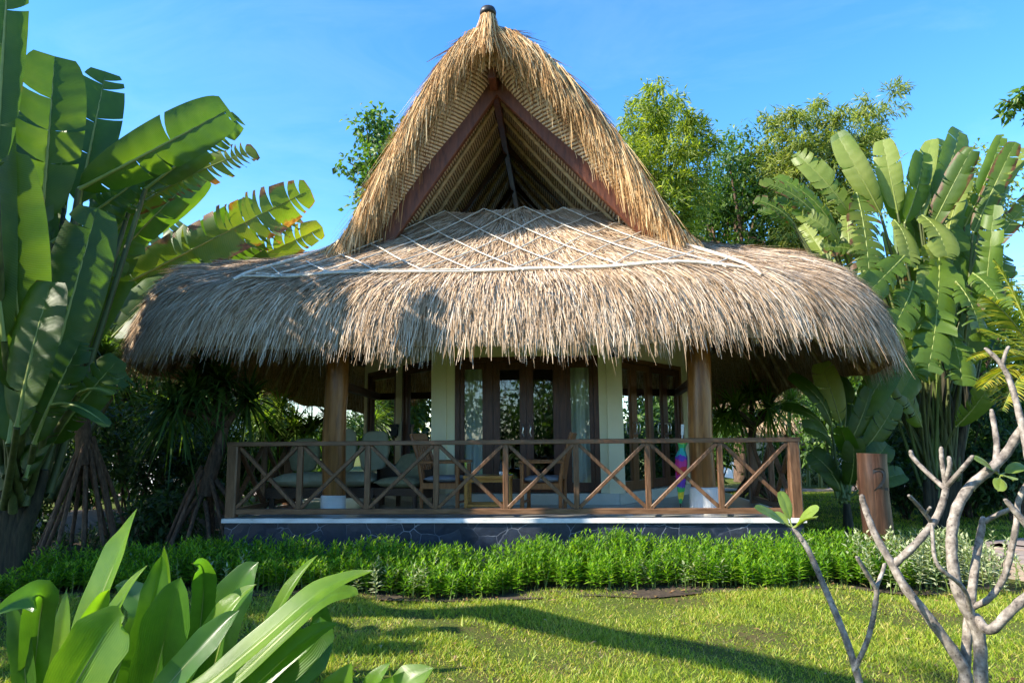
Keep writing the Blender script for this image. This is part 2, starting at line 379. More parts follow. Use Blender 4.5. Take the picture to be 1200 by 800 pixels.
SKBVH = BVHTree.FromPolygons([tuple(v) for v in OUT.reshape(-1, 3)], [tuple(f) for f in fo.tolist()])
def on_skirt(x, y, lift=0.0):
    h, n, _, _ = SKBVH.ray_cast(Vector((x, y, 9)), Vector((0, 0, -1)))
    return np.array(h + n*(lift if n.z > 0 else -lift)) if h is not None else None

def cell_sample(P, n, wt):
    """n random places on a grid surface by area -> pos, downdir (towards index 0), normal"""
    a = P[:-1, :-1]; b = P[1:, :-1]; c = P[1:, 1:]; d = P[:-1, 1:]
    ar = np.linalg.norm(np.cross(c-a, d-b), axis=-1)/2*wt
    p = (ar/ar.sum()).ravel(); k = RNG.choice(p.size, n, p=p)
    i, j = np.unravel_index(k, ar.shape); u = RNG.random(n)[:, None]; v = RNG.random(n)[:, None]
    A, B, C, D = a[i, j], b[i, j], c[i, j], d[i, j]
    pos = (A*(1-u)+B*u)*(1-v) + (D*(1-u)+C*u)*v
    down = unit((A*(1-u)+B*u) - (D*(1-u)+C*u)); al = unit((B-A)*(1-v)+(C-D)*v)
    nr = unit(np.cross(al, -down)); nr *= np.sign(nr[:, 2:3]+1e-6)
    return pos, down, al, nr, j
OUTw = np.concatenate([OUT, OUT[:1]], 0)
wt = np.where(OUTw[:-1, :-1, 1] < 5.0, 1.0, .22)
n = 62000
pos, down, al, nr, jj = cell_sample(OUTw, n, wt)
L = RNG.uniform(.16, .42, n); w = RNG.uniform(.008, .017, n)
d = unit(down + nr*RNG.normal(.05, .07, n)[:, None] + al*RNG.normal(0, .13, n)[:, None])
strands(mb, pos + nr*RNG.uniform(0, .03, n)[:, None], d, np.cross(d, nr)+.5*rdir(n)*.6, L, w, RNG.uniform(0, .10, n)*L, 3)
# fringe at the eave: several layers, clumped
n = 21000
thf = RNG.uniform(0, 2*math.pi, n)
# even out spacing along the plan curve
arc = np.linalg.norm(np.diff(OUTw[:, 0], axis=0), axis=1); cum = np.concatenate([[0], np.cumsum(arc)]); cum /= cum[-1]
thf = np.interp(RNG.random(n), cum, np.linspace(0, 2*math.pi, NT+1))
tf = RNG.random(n)**1.5*.16
pf = skirt(thf, tf); pf2 = skirt(thf, tf*.2-.0); ctr = np.array([RDX, RYC, 0])
outw = pf - ctr; outw[:, 2] = 0; outw = unit(outw)
s_ = np.sin(thf)
clump = np.sin(thf*47)+np.sin(thf*83+1)+np.sin(thf*131+2.2)
L = RNG.uniform(.16, .33, n)*(1+.12*clump) + tf*.5
dd = unit(np.stack([np.zeros(n), np.zeros(n), -np.ones(n)], 1) + outw*RNG.normal(.20, .10, n)[:, None] + rdir(n)*.13)
tang = np.cross(outw, [0, 0, 1])
pf[:, 2] -= RNG.uniform(0, .16, n); pf -= outw*RNG.uniform(-.02, .16, n)[:, None]
strands(mb, pf, dd, tang+.4*rdir(n), L, RNG.uniform(.007, .016, n), np.zeros(n), 3)
# stray single straws that stick out
n = 900
thf = np.interp(RNG.random(n), cum, np.linspace(0, 2*math.pi, NT+1)); pf = skirt(thf, RNG.random(n)*.1)
outw = unit((pf-ctr)*[1, 1, 0])
strands(mb, pf, unit(outw*.45+[0, 0, -1]+rdir(n)*.35), rdir(n), RNG.uniform(.35, .62, n), np.full(n, .007), np.full(n, .08), 4)
skirt_o = mb.build('thatch_skirt', [MAT['thatch'], MAT['soffit']], hut)

# rafters seen below the eave
for a in np.linspace(0, 2*math.pi, 56, endpoint=False):
    p = skirt(np.full(8, a), np.linspace(.02, .9, 8)); p[:, 2] -= .44
    p[:, :2] = (p[:, :2]-[RDX, RYC])*.985 + [RDX, RYC]
    if p[0, 1] > 6.5 or (abs(p[0, 0]) < 1.2): continue
    MB().tube(p, .035, 7).build('eave_rafter', MAT['bamboo'], skirt_o)

# ---- lattice of split bamboo on the front slope -------------------
YB = -.22                                     # its lower edge (hut-local y)
def batten(pts, r, name='lattice_batten', m='batten', flat=True):
    q = [on_skirt(x, y, .055) for x, y in pts]; q = [p for p in q if p is not None]
    if len(q) < 2: return
    MB().tube(q, [r*RNG.uniform(.85, 1.15) for _ in q], 6, wob=.08).build(name, MAT[m], skirt_o)
for (x0, x1, yy, r) in ((-3.35, .2, YB, .016), (-.4, 2.98, YB+.02, .017), (-3.2, 2.85, YB+.055, .011)):
    batten([(x, yy+.012*math.sin(x*3)) for x in np.linspace(x0, x1, 26)], r, 'lattice_pole')
def rise(x):            # upper edge of the lattice in plan
    return 1.92 - .16*(x*x)/2.2 if abs(x) < 2.9 else .62
for k in range(-12, 13):
    for sg in (1, -1):
        x0 = .46*k*1.0; pts = []
        if k % 2: continue
        x0 = .31*k + (.1 if sg > 0 else .27)
        for q in np.linspace(0, 2.2, 18):
            x = x0 + sg*1.0*q; y = YB + q
            if abs(x+.12) < 3.2-.85*q and y < rise(x): pts.append((x, y))
        if len(pts) > 2: batten(pts, .0105)
for sg in (-1, 1):      # the two poles that close the lattice towards the hips
    batten([(sg*(3.3-1.5*q)-.15, YB-.04+1.75*q) for q in np.linspace(0, 1, 14)], .024, 'lattice_pole')
    for q in np.linspace(0, .75, 9):           # dark cords tied over the hip beside the gable
        xx = sg*(2.75+1.25*q)-.1
        pts = [(xx + sg*.42*e, 1.75-.5*q-1.0*e*(1-.35*q)+.35) for e in np.linspace(-.45, .55, 9)]
        batten(pts, .015, 'hip_cord', 'dark_rope')

# ---- high gable roof ----------------------------------------------
GU = np.array([0, .30, .60, .93, 1.30, 1.66, 1.98, 2.28, 2.62]); GZ = np.array([7.12, 6.98, 6.74, 6.40, 5.86, 5.27, 4.75, 4.36, 4.16])
IU = np.array([0, .45, .91, 1.37, 1.82, 2.3]); IZ = np.array([6.86, 6.22, 5.58, 4.95, 4.36, 3.92])
def gcx(z): return -.20 + .20*(7.1-z)/2.9
def gfront(s): return .22 + .5*s
def gable(sd_, s, v, inner=False):
    U, Z = (IU, IZ) if inner else (GU, GZ)
    k = np.linspace(0, 1, len(U)); u = np.interp(s, k, U); z = np.interp(s, k, Z)
    y = gfront(s) + v*(7.0-gfront(s))
    z = z + .12*np.exp(-v*12)*(1-s)
    if inner and sd_ > 0: u = u*(1+.13*s)
    if not inner: u = u + np.sin(np.pi*np.clip(s, 0, 1))*(.22 if sd_ > 0 else .07); u = u + .03*np.sin(v*40+s*9); z = z + .03*np.sin(v*31+s*13)
    P = np.stack([gcx(z) + sd_*u, y, z], -1)
    if inner:      # the straw thins to a lip at the front edge, so its reed lining flares outwards
        k = (.30+.70*np.clip((y-gfront(s))/.62, 0, 1))[..., None]; P = gable(sd_, s, v)*(1-k) + P*k; P[..., 1] = y
    return P
gs = np.linspace(0, 1, 26); gv = np.linspace(0, 1, 28)**1.6
mb = MB(); GRIDS = {}
for sd_ in (-1, 1):
    S, V = np.meshgrid(gs, gv, indexing='ij')
    o_ = gable(sd_, S, V); i_ = gable(sd_, S, V, True)
    GRIDS[sd_] = o_
    f = grid_faces(len(gs), len(gv), False, sd_ < 0)
    mb.add(o_.reshape(-1, 3), f, 0, True); mb.add(i_.reshape(-1, 3), f[:, ::-1], 1, True)
    fr = np.stack([o_[:, 0], i_[:, 0]], 1); mb.add(fr.reshape(-1, 3), grid_faces(len(gs), 2), 0)
    ft = np.stack([o_[-1], i_[-1]], 1); mb.add(ft.reshape(-1, 3), grid_faces(len(gv), 2), 2)
    # laid straw
    n = 15000
    P = o_[::-1]                               # index 0 = foot
    pos, down, al, nr, _ = cell_sample(np.swapaxes(P, 0, 1), n, np.where(np.swapaxes(P, 0, 1)[:-1, :-1, 1] < 3.5, 1, .35))
    L = RNG.uniform(.2, .5, n)
    d = unit(down + nr*RNG.normal(.08, .10, n)[:, None] + al*RNG.normal(0, .2, n)[:, None])
    strands(mb, pos + nr*RNG.uniform(0, .04, n)[:, None], d, np.cross(d, nr)+.3*rdir(n), L, RNG.uniform(.008, .017, n), .12*L, 3, mat=3)
    # shaggy straw over the front edge, hanging into the opening
    n = 8500; s = RNG.random(n)**.9; v = RNG.random(n)**2*.075
    q = RNG.random(n)[:, None]
    po = gable(sd_, s, v); pi = gable(sd_, s, v, True); pos = po + (pi-po)*q*.7
    ds = unit(gable(sd_, np.minimum(s+.03, 1.03), v) - gable(sd_, s-.03, v))
    clump = np.sin(s*90)+np.sin(s*57+1)+np.sin(s*151+2)
    L = RNG.uniform(.15, .46, n)*(1+.24*clump)*(1.08 if sd_ > 0 else 1)*(.72+.35*np.sin(math.pi*np.clip(s, 0, 1)))
    d = unit(ds*RNG.uniform(.35, 1.1, n)[:, None] + np.array([0, -.22, -.70]) + rdir(n)*.30)
    pos[:, 1] -= RNG.random(n)*.13
    strands(mb, pos, d, np.cross(d, [0, 1, 0])+.5*rdir(n), L, RNG.uniform(.009, .022, n), .22*L, 4, mat=3)
    n = 420; s = RNG.random(n); pos = gable(sd_, s, np.zeros(n)); pos[:, 1] -= .06
    strands(mb, pos, unit(np.array([sd_*.25, -.25, -1])+rdir(n)*.4), rdir(n), RNG.uniform(.45, .85, n), np.full(n, .007), np.full(n, .12), 4, mat=3)
gable_o = mb.build('gable_roof', [MAT['thatch_base'], MAT['ceiling'], MAT['ceiling'], MAT['thatch_gold']], hut)
# bundle of straw at the tip of the ridge
mb = MB(); tip = np.array([gcx(7.2), .16, 7.04])
mb.lathe([(0, -.02), (.14, 0), (.13, .12), (.095, .25), (.10, .33), (.075, .375), (0, .38)], tip, 14, 0)
n = 900; a = RNG.uniform(0, 2*math.pi, n); zz = RNG.uniform(.02, .30, n)
pos = tip + np.stack([.11*np.cos(a), .11*np.sin(a), zz], 1)
strands(mb, pos, np.stack([np.cos(a)*.25, np.sin(a)*.25, -np.ones(n)], 1)+rdir(n)*.12, np.stack([-np.sin(a), np.cos(a), 0*a], 1), RNG.uniform(.15, .5, n), np.full(n, .012), np.zeros(n), 3, mat=1)
fin = mb.build('ridge_bundle', [MAT['thatch_base'], MAT['thatch_gold']], gable_o)
MB().lathe([(.0, .31), (.112, .31), (.118, .36), (.10, .41), (.05, .435), (0, .43)], tip, 14).build('ridge_cap', MAT['black'], gable_o)

def ipt(sd_, s, y, off=0.0):
    """point under the ceiling at true y, off metres below it (normal to the slope)"""
    k = np.linspace(0, 1, len(IU)); u = float(np.interp(s, k, IU)); z = float(np.interp(s, k, IZ)); u *= (1+.13*s if sd_ > 0 else 1)
    return np.array([gcx(z) + sd_*(u - off*.83), y, z - off*.55])
for sd_ in (-1, 1):
    MB().bar(ipt(sd_, .0, .96, .06)+[0, 0, .02], ipt(sd_, .92, .96, .06), .10, .26, up=(sd_*.83, 0, .55)).build('bargeboard', MAT['barge'], gable_o)
    for yy in (3.25, 5.1):
        MB().bar(ipt(sd_, 0, yy, .05), ipt(sd_, .95, yy, .05), .11, .14, up=(sd_*.83, 0, .55)).build('roof_truss', MAT['beam'], gable_o)
    for yy in (1.5, 2.05, 2.62, 3.8, 4.4, 5.6, 6.1, 6.6):
        MB().tube([ipt(sd_, s, yy, .035) for s in np.linspace(.0, .98, 7)], .034, 7).build('bamboo_rafter', MAT['bamboo'], gable_o)
    MB().bar(ipt(sd_, .62, 3.12, .09), ipt(sd_, .62, 3.12, .09)+[-sd_*(-.02), 0, -1.1], .10, .10).build('roof_post', MAT['beam'], gable_o)
MB().bar([-.20, .55, 6.72], [-.20, 6.70, 6.72], .11, .15).build('ridge_beam', MAT['barge'], gable_o)
MB().add([[-2.4, 6.74, 3.9], [2.0, 6.74, 3.9], [-.2, 6.74, 6.85]], [[0, 1, 2]]).build('translucent_gable_end', MAT['light_pass'], hut)  # pale gable end; translucency added so sky light reaches the ceiling

# ---- plinth, deck --------------------------------------------------
HW = 3.6
MB().box((-HW+.03, .03, -.1), (HW-.03, 4.3, DZ-.055)).box((-3.3, 4.3, -.1), (3.3, 7.2, DZ-.055)).build('plinth', MAT['stone'], hut)
MB().box((-HW, 0, DZ-.055), (HW, 4.33, DZ-.004)).box((-3.33, 4.33, DZ-.055), (3.33, 7.2, DZ-.004)).build('deck_edge', MAT['white_worn'], hut)
mb = MB(); mb.add([[-HW+.06, .07, DZ], [HW-.06, .07, DZ], [HW-.06, 4.27, DZ], [-HW+.06, 4.27, DZ]], [[0, 1, 2, 3]])
mb.build('deck_floor', MAT['floor'], hut)

# ---- walls with openings ------------------------------------------
PL = np.array([[-2.96, 6.9], [-2.96, 4.0], [-1.14, 1.75], [1.51, 1.75], [2.98, 3.85], [2.98, 6.9]])
ZT, ZW, ZB = 2.76, 4.05, DZ+.165
wall = MB(); plinth2 = MB()
def face(i):
    a, b = PL[i], PL[i+1]; L = np.linalg.norm(b-a); d = (b-a)/L; nrm = np.array([d[1], -d[0]])
    def T(v):
        v = np.asarray(v, float); return np.stack([a[0]+d[0]*v[:, 0]+nrm[0]*v[:, 1], a[1]+d[1]*v[:, 0]+nrm[1]*v[:, 1], v[:, 2]], 1)
    return L, T
def wbox(T, u0, u1, z0, z1, n0=-.16, n1=0.0): wall.box((u0, n0, z0), (u1, n1, z1), T=T)
OPEN = {1: [(.10, 1.36, DZ+.45), (1.56, 2.78, DZ+.45)], 2: [(.235, 2.415, ZB)], 3: [(.07, 2.36, ZB)]}
for i in range(5):
    L, T = face(i); ops = OPEN.get(i, []); u = 0.0
    e = 0.0 if i in (0, 4) else 0.0
    for (a, b, z0) in ops:
        wbox(T, u, a, ZB, ZW); wbox(T, a, b, ZT, ZW)
        if z0 > ZB+.01: wbox(T, a, b, ZB, z0)
        u = b
    wbox(T, u, L, ZB, ZW)
    plinth2.box((-.02, -.3, DZ+.003), (L+.02, .07, ZB), T=T)
# pilasters at the two front corners
for (x, y) in (PL[2], PL[3]):
    wall.box((x-.115, y-.055, ZB), (x+.115, y+.12, ZW-.01))
wall_o = wall.build('wall', MAT['wall'], hut)
plinth2.build('wall_step', MAT['step'], hut)
# shaded room: floor, back wall, ceiling
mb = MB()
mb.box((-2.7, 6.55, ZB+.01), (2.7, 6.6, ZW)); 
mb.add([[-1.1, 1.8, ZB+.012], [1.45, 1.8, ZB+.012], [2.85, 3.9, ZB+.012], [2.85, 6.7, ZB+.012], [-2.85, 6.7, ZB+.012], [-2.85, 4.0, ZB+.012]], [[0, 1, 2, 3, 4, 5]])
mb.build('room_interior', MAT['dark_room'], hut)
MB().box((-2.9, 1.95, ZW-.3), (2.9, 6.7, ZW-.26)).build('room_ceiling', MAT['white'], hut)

def curtain(T, u0, u1, z0, z1, parent, n0=-.17, open_=None):
    nu = max(8, int((u1-u0)/.02)); U = np.linspace(u0, u1, nu); Z = np.linspace(z0, z1, 5)
    V = np.array([[u, n0 + .028*math.sin(u*52)+.012*math.sin(u*23+z), z] for u in U for z in Z])
    MB().add(T(V), grid_faces(nu, 5), 0, True).build('curtain', MAT['curtain'], parent)
def leaf(name, T, u0, u1, z0, z1, stile, mat, cur=None, handle=None, rail0=.14, rail1=.10, n0=-.11, n1=-.045):
    """one glazed leaf: frame, pane, curtain, handle"""
    mb = MB()
    mb.box((u0, n0, z0), (u0+stile, n1, z1), T=T).box((u1-stile, n0, z0), (u1, n1, z1), T=T)
    mb.box((u0+stile, n0+.004, z0), (u1-stile, n1-.004, z0+rail0), T=T).box((u0+stile, n0+.004, z1-rail1), (u1-stile, n1-.004, z1), T=T)
    mb.box((u0+stile, n0+.01, z0+rail0), (u0+stile+.016, n1-.014, z1-rail1), T=T).box((u1-stile-.016, n0+.01, z0+rail0), (u1-stile, n1-.014, z1-rail1), T=T)
    o = mb.build(name, MAT[mat], hut)
    MB().box((u0+stile+.001, -.082, z0+rail0+.001), (u1-stile-.001, -.076, z1-rail1-.001), T=T).build('pane', MAT['glass'], o)
    if cur: curtain(T, *cur, z0+.03, z1-.03, o, -.19)
    if handle:
        hu, hz = handle
        pts = [(hu, n1, hz), (hu, n1+.05, hz+.005), (hu+.008, n1+.06, hz-.05), (hu-.008, n1+.06, hz-.11), (hu+.012, n1+.05, hz-.165), (hu+.012, n1, hz-.17)]
        MB().tube(T(np.array(pts)), .011, 8).build('handle', MAT['metal'], o)
        MB().tube(T(np.array([(hu, n1-.002, hz-.25), (hu, n1+.012, hz-.25)])), .022, 12).build('keyhole', MAT['metal'], o)
    return o
def frame(name, T, u0, u1, z0, z1, w, mat, muls=(), n0=-.125, n1=-.02):
    mb = MB()
    mb.box((u0, n0, z0), (u0+w, n1, z1), T=T).box((u1-w, n0, z0), (u1, n1, z1), T=T)
    mb.box((u0+w, n0+.003, z1-w), (u1-w, n1-.003, z1), T=T)
    for m_, ww in muls: mb.box((m_-ww/2, n0+.002, z0), (m_+ww/2, n1-.002, z1-w), T=T)
    return mb.build(name, MAT[mat], hut)
L, T = face(2); c = L/2
frame('door_frame', T, .235, 2.415, ZB, ZT, .075, 'joinery', [(c-.56, .10), (c+.56, .10)])
za, zb = ZB+.01, ZT-.08
leaf('fixed_sidelight', T, c-1.01, c-.612, za, zb, .045, 'joinery', (c-1.0, c-.66))
leaf('fixed_sidelight', T, c+.612, c+1.01, za, zb, .045, 'joinery', (c+.62, c+1.0))
leaf('door', T, c-.508, c-.002, za, zb, .088, 'joinery', None, (c-.055, 1.72), .2, .12)
leaf('door', T, c+.002, c+.508, za, zb, .088, 'joinery', None, (c+.055, 1.72), .2, .12)
L, T = face(3)
frame('folding_door_frame', T, .07, 2.36, ZB, ZT, .07, 'joinery_lit')
ws = (2.29-.14)/4
for k in range(4):
    u0 = .14 + ws*k
    leaf('folding_door_leaf', T, u0+.002, u0+ws-.002, za, zb, .085, 'joinery_lit' if k < 2 else 'joinery', (u0, u0+ws), (u0+(.05 if k % 2 else ws-.05), 1.75))
L, T = face(1)
for (a, b, z0) in OPEN[1]:
    frame('window_frame', T, a, b, z0, ZT, .06, 'joinery')
    leaf('window', T, a+.06, b-.06, z0+.01, ZT-.065, .09, 'joinery', (a+.07, b-.07), None, .09, .09)
# small lamps on the wall
p = face(1)[1](np.array([[1.46, .06, 1.66]]))[0]
MB().box(p-[.05, .05, .07], p+[.05, .05, .07]).bar(p+[0, 0, .07], p+[0, 0, .12], .14, .14).bar(p+[0, .02, -.07], p+[0, .12, -.10], .03, .03).build('wall_lamp', MAT['black'], hut)
p = np.array([1.51, 1.63, 2.86])
MB().box(p-[.075, .06, .13], p+[.075, .055, .13]).lathe([(0, 0), (.05, 0), (.05, .02), (0, .02)], p-[0, 0, .15], 12).build('wall_lamp', MAT['black'], hut)

# ---- columns --------------------------------------------------------
for (x, y, hb, rb, sq) in ((-2.37, .62, .24, .165, False), (2.52, .55, .33, .185, False)):
    mb = MB(); zz = np.linspace(DZ+hb-.01, 3.3, 16)
    pts = [(x+.012*math.sin(z*3.1), y+.01*math.sin(z*2.3), z) for z in zz]
    mb.tube(pts, [.158-.008*(z-DZ)/2.5+RNG.uniform(-.004, .004) for z in zz], 22, wob=.012)
    co = mb.build('column', MAT['log'], hut)
    MB().lathe([(0, 0), (rb, 0), (rb, hb-.015), (rb-.015, hb), (0, hb)], (x, y, DZ+.002), 28, 0, False).build('column_base', MAT['white'], co)
for sd_, x in ((-1, -2.37), (1, 2.52)):
    MB().bar([x, .75, 2.28], [x+sd_*.25, 3.9, 2.30], .09, .12).build('tie_beam', MAT['beam'], hut)
MB().bar([-3.6, .58, 3.22], [3.6, .58, 3.22], .11, .14).build('wall_plate', MAT['beam'], hut)
for sd_ in (-1, 1):
    MB().bar([sd_*3.7, .65, 3.22], [sd_*3.7, 6.6, 3.22], .11, .14).build('wall_plate', MAT['beam'], hut)

# ---- railing ---------------------------------------------------------
rail = MB().bar([-HW+.0, .10, DZ+.925], [HW-.0, .10, DZ+.925], .105, .058).build('railing', MAT['rail_h'], hut)
MB().bar([-HW+.1, .10, DZ+.075], [HW-.1, .10, DZ+.075], .075, .07).build('bottom_rail', MAT['rail_h'], rail)
xs = np.linspace(-HW+.08, HW-.08, 9)
for k, x in enumerate(xs):
    w_ = .135 if k in (0, 8) else .07
    MB().bar([x, .10, DZ+(.002 if k in (0, 8) else .11)], [x, .10, DZ+.896], w_, w_*.95, up=(0, 1, 0)).build('post' if k in (0, 8) else 'baluster', MAT['rail_v'], rail)
for k in range(8):
    a, b = xs[k]+(.07 if k == 0 else .037), xs[k+1]-(.07 if k == 7 else .037)
    MB().bar([a, .088, DZ+.125], [b, .088, DZ+.885], .045, .058, up=(0, 1, 0)).build('brace', MAT['rail_v'], rail)
    MB().bar([a, .115, DZ+.885], [b, .115, DZ+.125], .045, .058, up=(0, 1, 0)).build('brace', MAT['rail_v'], rail)
for sd_ in (-1, 1):
    x = sd_*(HW-.08)
    MB().bar([x, .16, DZ+.925], [x, 1.95, DZ+.925], .09, .055).build('side_rail', MAT['rail_h'], rail)
    MB().bar([x, .17, DZ+.075], [x, 1.9, DZ+.075], .07, .065).build('bottom_rail', MAT['rail_h'], rail)
    MB().bar([x, 1.92, DZ+.002], [x, 1.92, DZ+.896], .12, .12, up=(0, 1, 0)).build('post', MAT['rail_v'], rail)
    MB().bar([x, 1.02, DZ+.11], [x, 1.02, DZ+.896], .065, .065, up=(0, 1, 0)).build('baluster', MAT['rail_v'], rail)
    for a, b in ((.18, .985), (1.055, 1.86)):
        MB().bar([x-.012, a, DZ+.125], [x-.012, b, DZ+.885], .045, .055, up=(1, 0, 0)).build('brace', MAT['rail_v'], rail)
        MB().bar([x+.014, a, DZ+.885], [x+.014, b, DZ+.125], .045, .055, up=(1, 0, 0)).build('brace', MAT['rail_v'], rail)

# ================================================================== FURNITURE ON THE VERANDA
def hutthing(name, label, cat, x, y, rot=0.0, z=DZ, group=None):
    return thing(name, label, cat, matrix=HUT @ Matrix.Translation((x, y, z+.002)) @ Matrix.Rotation(rad(rot), 4, 'Z'), group=group)
# daybed
t = hutthing('daybed', 'long dark daybed with a pale olive mattress against the left side of the veranda', 'daybed', -2.72, 1.45)
mb = MB(); mb.box((-.78, -.42, .16), (.78, .45, .30))
mb.bar([-.76, .42, .3], [.76, .42, .3], .05, .1); mb.build('frame', MAT['rattan'], t)
for sx in (-.7, .7):
    for sy in (-.35, .38): MB().bar([sx, sy, 0], [sx, sy, .17], .07, .07, up=(0, 1, 0)).build('leg', MAT['rattan'], t)
MB().pillow((0, -.02, .40), (1.54, .86, .21), puff=.12).build('mattress', MAT['olive_pale'], t)
for k, (x, tall) in enumerate(((-.5, .50), (.08, .64), (.58, .60))):
    def TT_(v, x=x): 
        c, s = math.cos(rad(-12)), math.sin(rad(-12)); y = v[:, 1]; z = v[:, 2]
        return np.stack([v[:, 0]+x, .26 + y*c - (z)*s*-1*-1, .50 + y*s + z*c], 1)
    c_ = hutthing('back_cushion', ['dark olive square cushion standing at the left end of the daybed', 'tallest olive cushion standing in the middle of the daybed beside the left column', 'olive cushion standing at the right end of the daybed behind the left column'][k], 'cushion', -2.72+x, 1.45+.28, z=DZ+.5, group='olive cushions on the daybed')
    MB().pillow((0, 0, tall/2), (.46, .15, tall), puff=.16, T=lambda v: np.stack([v[:, 0], v[:, 1]+v[:, 2]*.18, v[:, 2]], 1)).build('cover', MAT['olive' if k == 0 else 'olive_pale'], c_)
# tub armchair in olive
t = hutthing('armchair', 'olive cushioned rattan armchair right of the daybed below the left windows', 'armchair', -1.52, 1.25, -18)
mb = MB(); mb.box((-.36, -.33, .2), (.36, .33, .3))
th_ = np.linspace(rad(-30), rad(210), 22)
V = []
for a in th_:
    for z in (.16, .36, .55 + .1*max(0, math.sin(a))): V.append([.42*math.cos(a)*(1+.06*(z-.2)), .38*math.sin(a)*(1+.1*(z-.2)), z])
V2 = [[x*.9, y*.9, z] for x, y, z in V]
n_ = len(th_); f = grid_faces(n_, 3)
mb.add(V, f, 0, True); mb.add(V2, f[:, ::-1], 0, True)
tp = [[V[i*3+2], V2[i*3+2]] for i in range(n_)]; mb.add(np.array(tp).reshape(-1, 3), grid_faces(n_, 2, False, True), 0)
mb.build('shell', MAT['rattan'], t)
for sx in (-.3, .3):
    for sy in (-.28, .28): MB().bar([sx, sy, 0], [sx, sy, .21], .055, .055, up=(0, 1, 0)).build('leg', MAT['rattan'], t)
MB().pillow((0, -.04, .37), (.68, .62, .15)).build('seat_cushion', MAT['olive'], t)
MB().pillow((0, .24, .58), (.66, .16, .38), T=lambda v: np.stack([v[:, 0], v[:, 1]+(v[:, 2]-.4)*.25, v[:, 2]], 1)).build('backrest_cushion', MAT['olive'], t)
# two wooden armchairs facing each other
def armchair(name, label, x, y, rot):
    t = hutthing(name, label, 'chair', x, y, rot, group='wooden armchairs at the little table')
    for sy in (-.29, .29):
        MB().bar([.27, sy, 0], [.27, sy, .63], .05, .05, up=(0, 1, 0)).build('leg', MAT['chairwood'], t)
        MB().tube([(-.24, sy, 0), (-.24, sy, .40), (-.29, sy, .70), (-.40, sy, 1.03)], .027, 8).build('rear_leg', MAT['chairwood'], t)
        MB().bar([-.30, sy, .655], [.31, sy, .655], .06, .035).build('armrest', MAT['chairwood'], t)
        MB().bar([-.22, sy, .34], [.25, sy, .34], .03, .08).build('seat_rail', MAT['chairwood'], t)
    MB().bar([.27, -.27, .34], [.27, .27, .34], .03, .08).build('seat_rail', MAT['chairwood'], t)
    MB().bar([.27, -.27, .12], [.27, .27, .12], .025, .03).build('stretcher', MAT['chairwood'], t)
    MB().bar([-.39, -.29, 1.0], [-.39, .29, 1.0], .05, .09, up=(-.3, 0, 1)).build('top_rail', MAT['chairwood'], t)
    mb = MB()
    for k in range(6):
        y_ = -.22+.088*k; mb.bar([-.25, y_, .42], [-.375, y_, .98], .04, .018, up=(1, 0, 0))
    mb.build('back_slats', MAT['chairwood'], t)
    MB().pillow((.02, 0, .425), (.52, .54, .09)).build('seat_cushion', MAT['greycushion'], t)
armchair('wooden_armchair', 'brown wooden armchair with grey seat cushion left of the honey coloured side table', -.93, 1.05, -8)
armchair('wooden_armchair', 'brown wooden armchair with grey seat cushion right of the honey coloured side table', .47, .92, 174)
t = hutthing('side_table', 'small honey coloured wooden side table between the two wooden armchairs', 'table', -.28, .72, 0)
MB().box((-.32, -.22, .45), (.32, .22, .485)).build('tabletop', MAT['tablewood'], t)
for sx in (-.28, .28):
    for sy in (-.18, .18): MB().bar([sx, sy, 0], [sx, sy, .45], .05, .05, up=(0, 1, 0)).build('leg', MAT['tablewood'], t)
for sy in (-.18, .18): MB().bar([-.255, sy, .10], [.255, sy, .10], .028, .035).build('stretcher', MAT['tablewood'], t)
for sx in (-.28, .28): MB().bar([sx, -.155, .10], [sx, .155, .10], .028, .035).build('stretcher', MAT['tablewood'], t)
MB().box((-.255, -.19, .40), (.255, -.17, .449)).build('apron', MAT['tablewood'], t)
t = hutthing('bottle', 'small dark bottle with a pale base standing on the honey coloured side table', 'bottle', -.11, .70, 0, DZ+.486)
MB().lathe([(0, 0), (.03, 0), (.03, .045), (0, .045)], (0, 0, 0), 14).build('base', MAT['white'], t)
MB().lathe([(.028, .045), (.028, .11), (.012, .15), (.012, .19), (0, .19)], (0, 0, 0), 14).build('body', MAT['black'], t)
# rainbow umbrella
def bands(name, cols):
    m, tr, b = newmat(name); g = tr.nodes.new("ShaderNodeTexCoord"); sx = tr.nodes.new("ShaderNodeSeparateXYZ"); tr.links.new(g.outputs["Object"], sx.inputs[0])
    r = ramp(tr, cols); r.color_ramp.interpolation = 'CONSTANT'
    n = noise(tr, 16, 2); ad = tr.nodes.new("ShaderNodeMath"); ad.operation = 'MULTIPLY_ADD'; ad.inputs[1].default_value = .14
    tr.links.new(n.outputs["Fac"], ad.inputs[0]); tr.links.new(sx.outputs["Z"], ad.inputs[2])
    tr.links.new(ad.outputs[0], r.inputs[0]); tr.links.new(r.outputs[0], b.inputs["Base Color"]); b.inputs["Roughness"].default_value = .6; return m
MAT['rainbow'] = bands('rainbow_nylon', [(0, (.03, .25, .30)), (.16, (.02, .35, .12)), (.25, (.62, .55, .03)), (.33, (.04, .45, .10)), (.40, (.12, .04, .42)), (.50, (.50, .03, .35)), (.57, (.65, .03, .04)), (.66, (.62, .04, .30)), (.74, (.15, .05, .5)), (.80, (.03, .45, .45)), (.87, (.06, .50, .12)), (.95, (.45, .5, .05))])
U = HUT @ Matrix.Translation((2.20, .50, DZ+.003)) @ Matrix.Rotation(rad(4), 4, 'Y')
t = thing('umbrella', 'folded rainbow striped umbrella leaning upright beside the right veranda column', 'umbrella', matrix=U)
mb = MB(); prof = [(.012, .13), (.022, .2), (.034, .34), (.046, .5), (.052, .62), (.05, .72), (.03, .80), (.028, .83), (.045, .90), (.03, .93), (.012, .95)]
k = 20; V = []
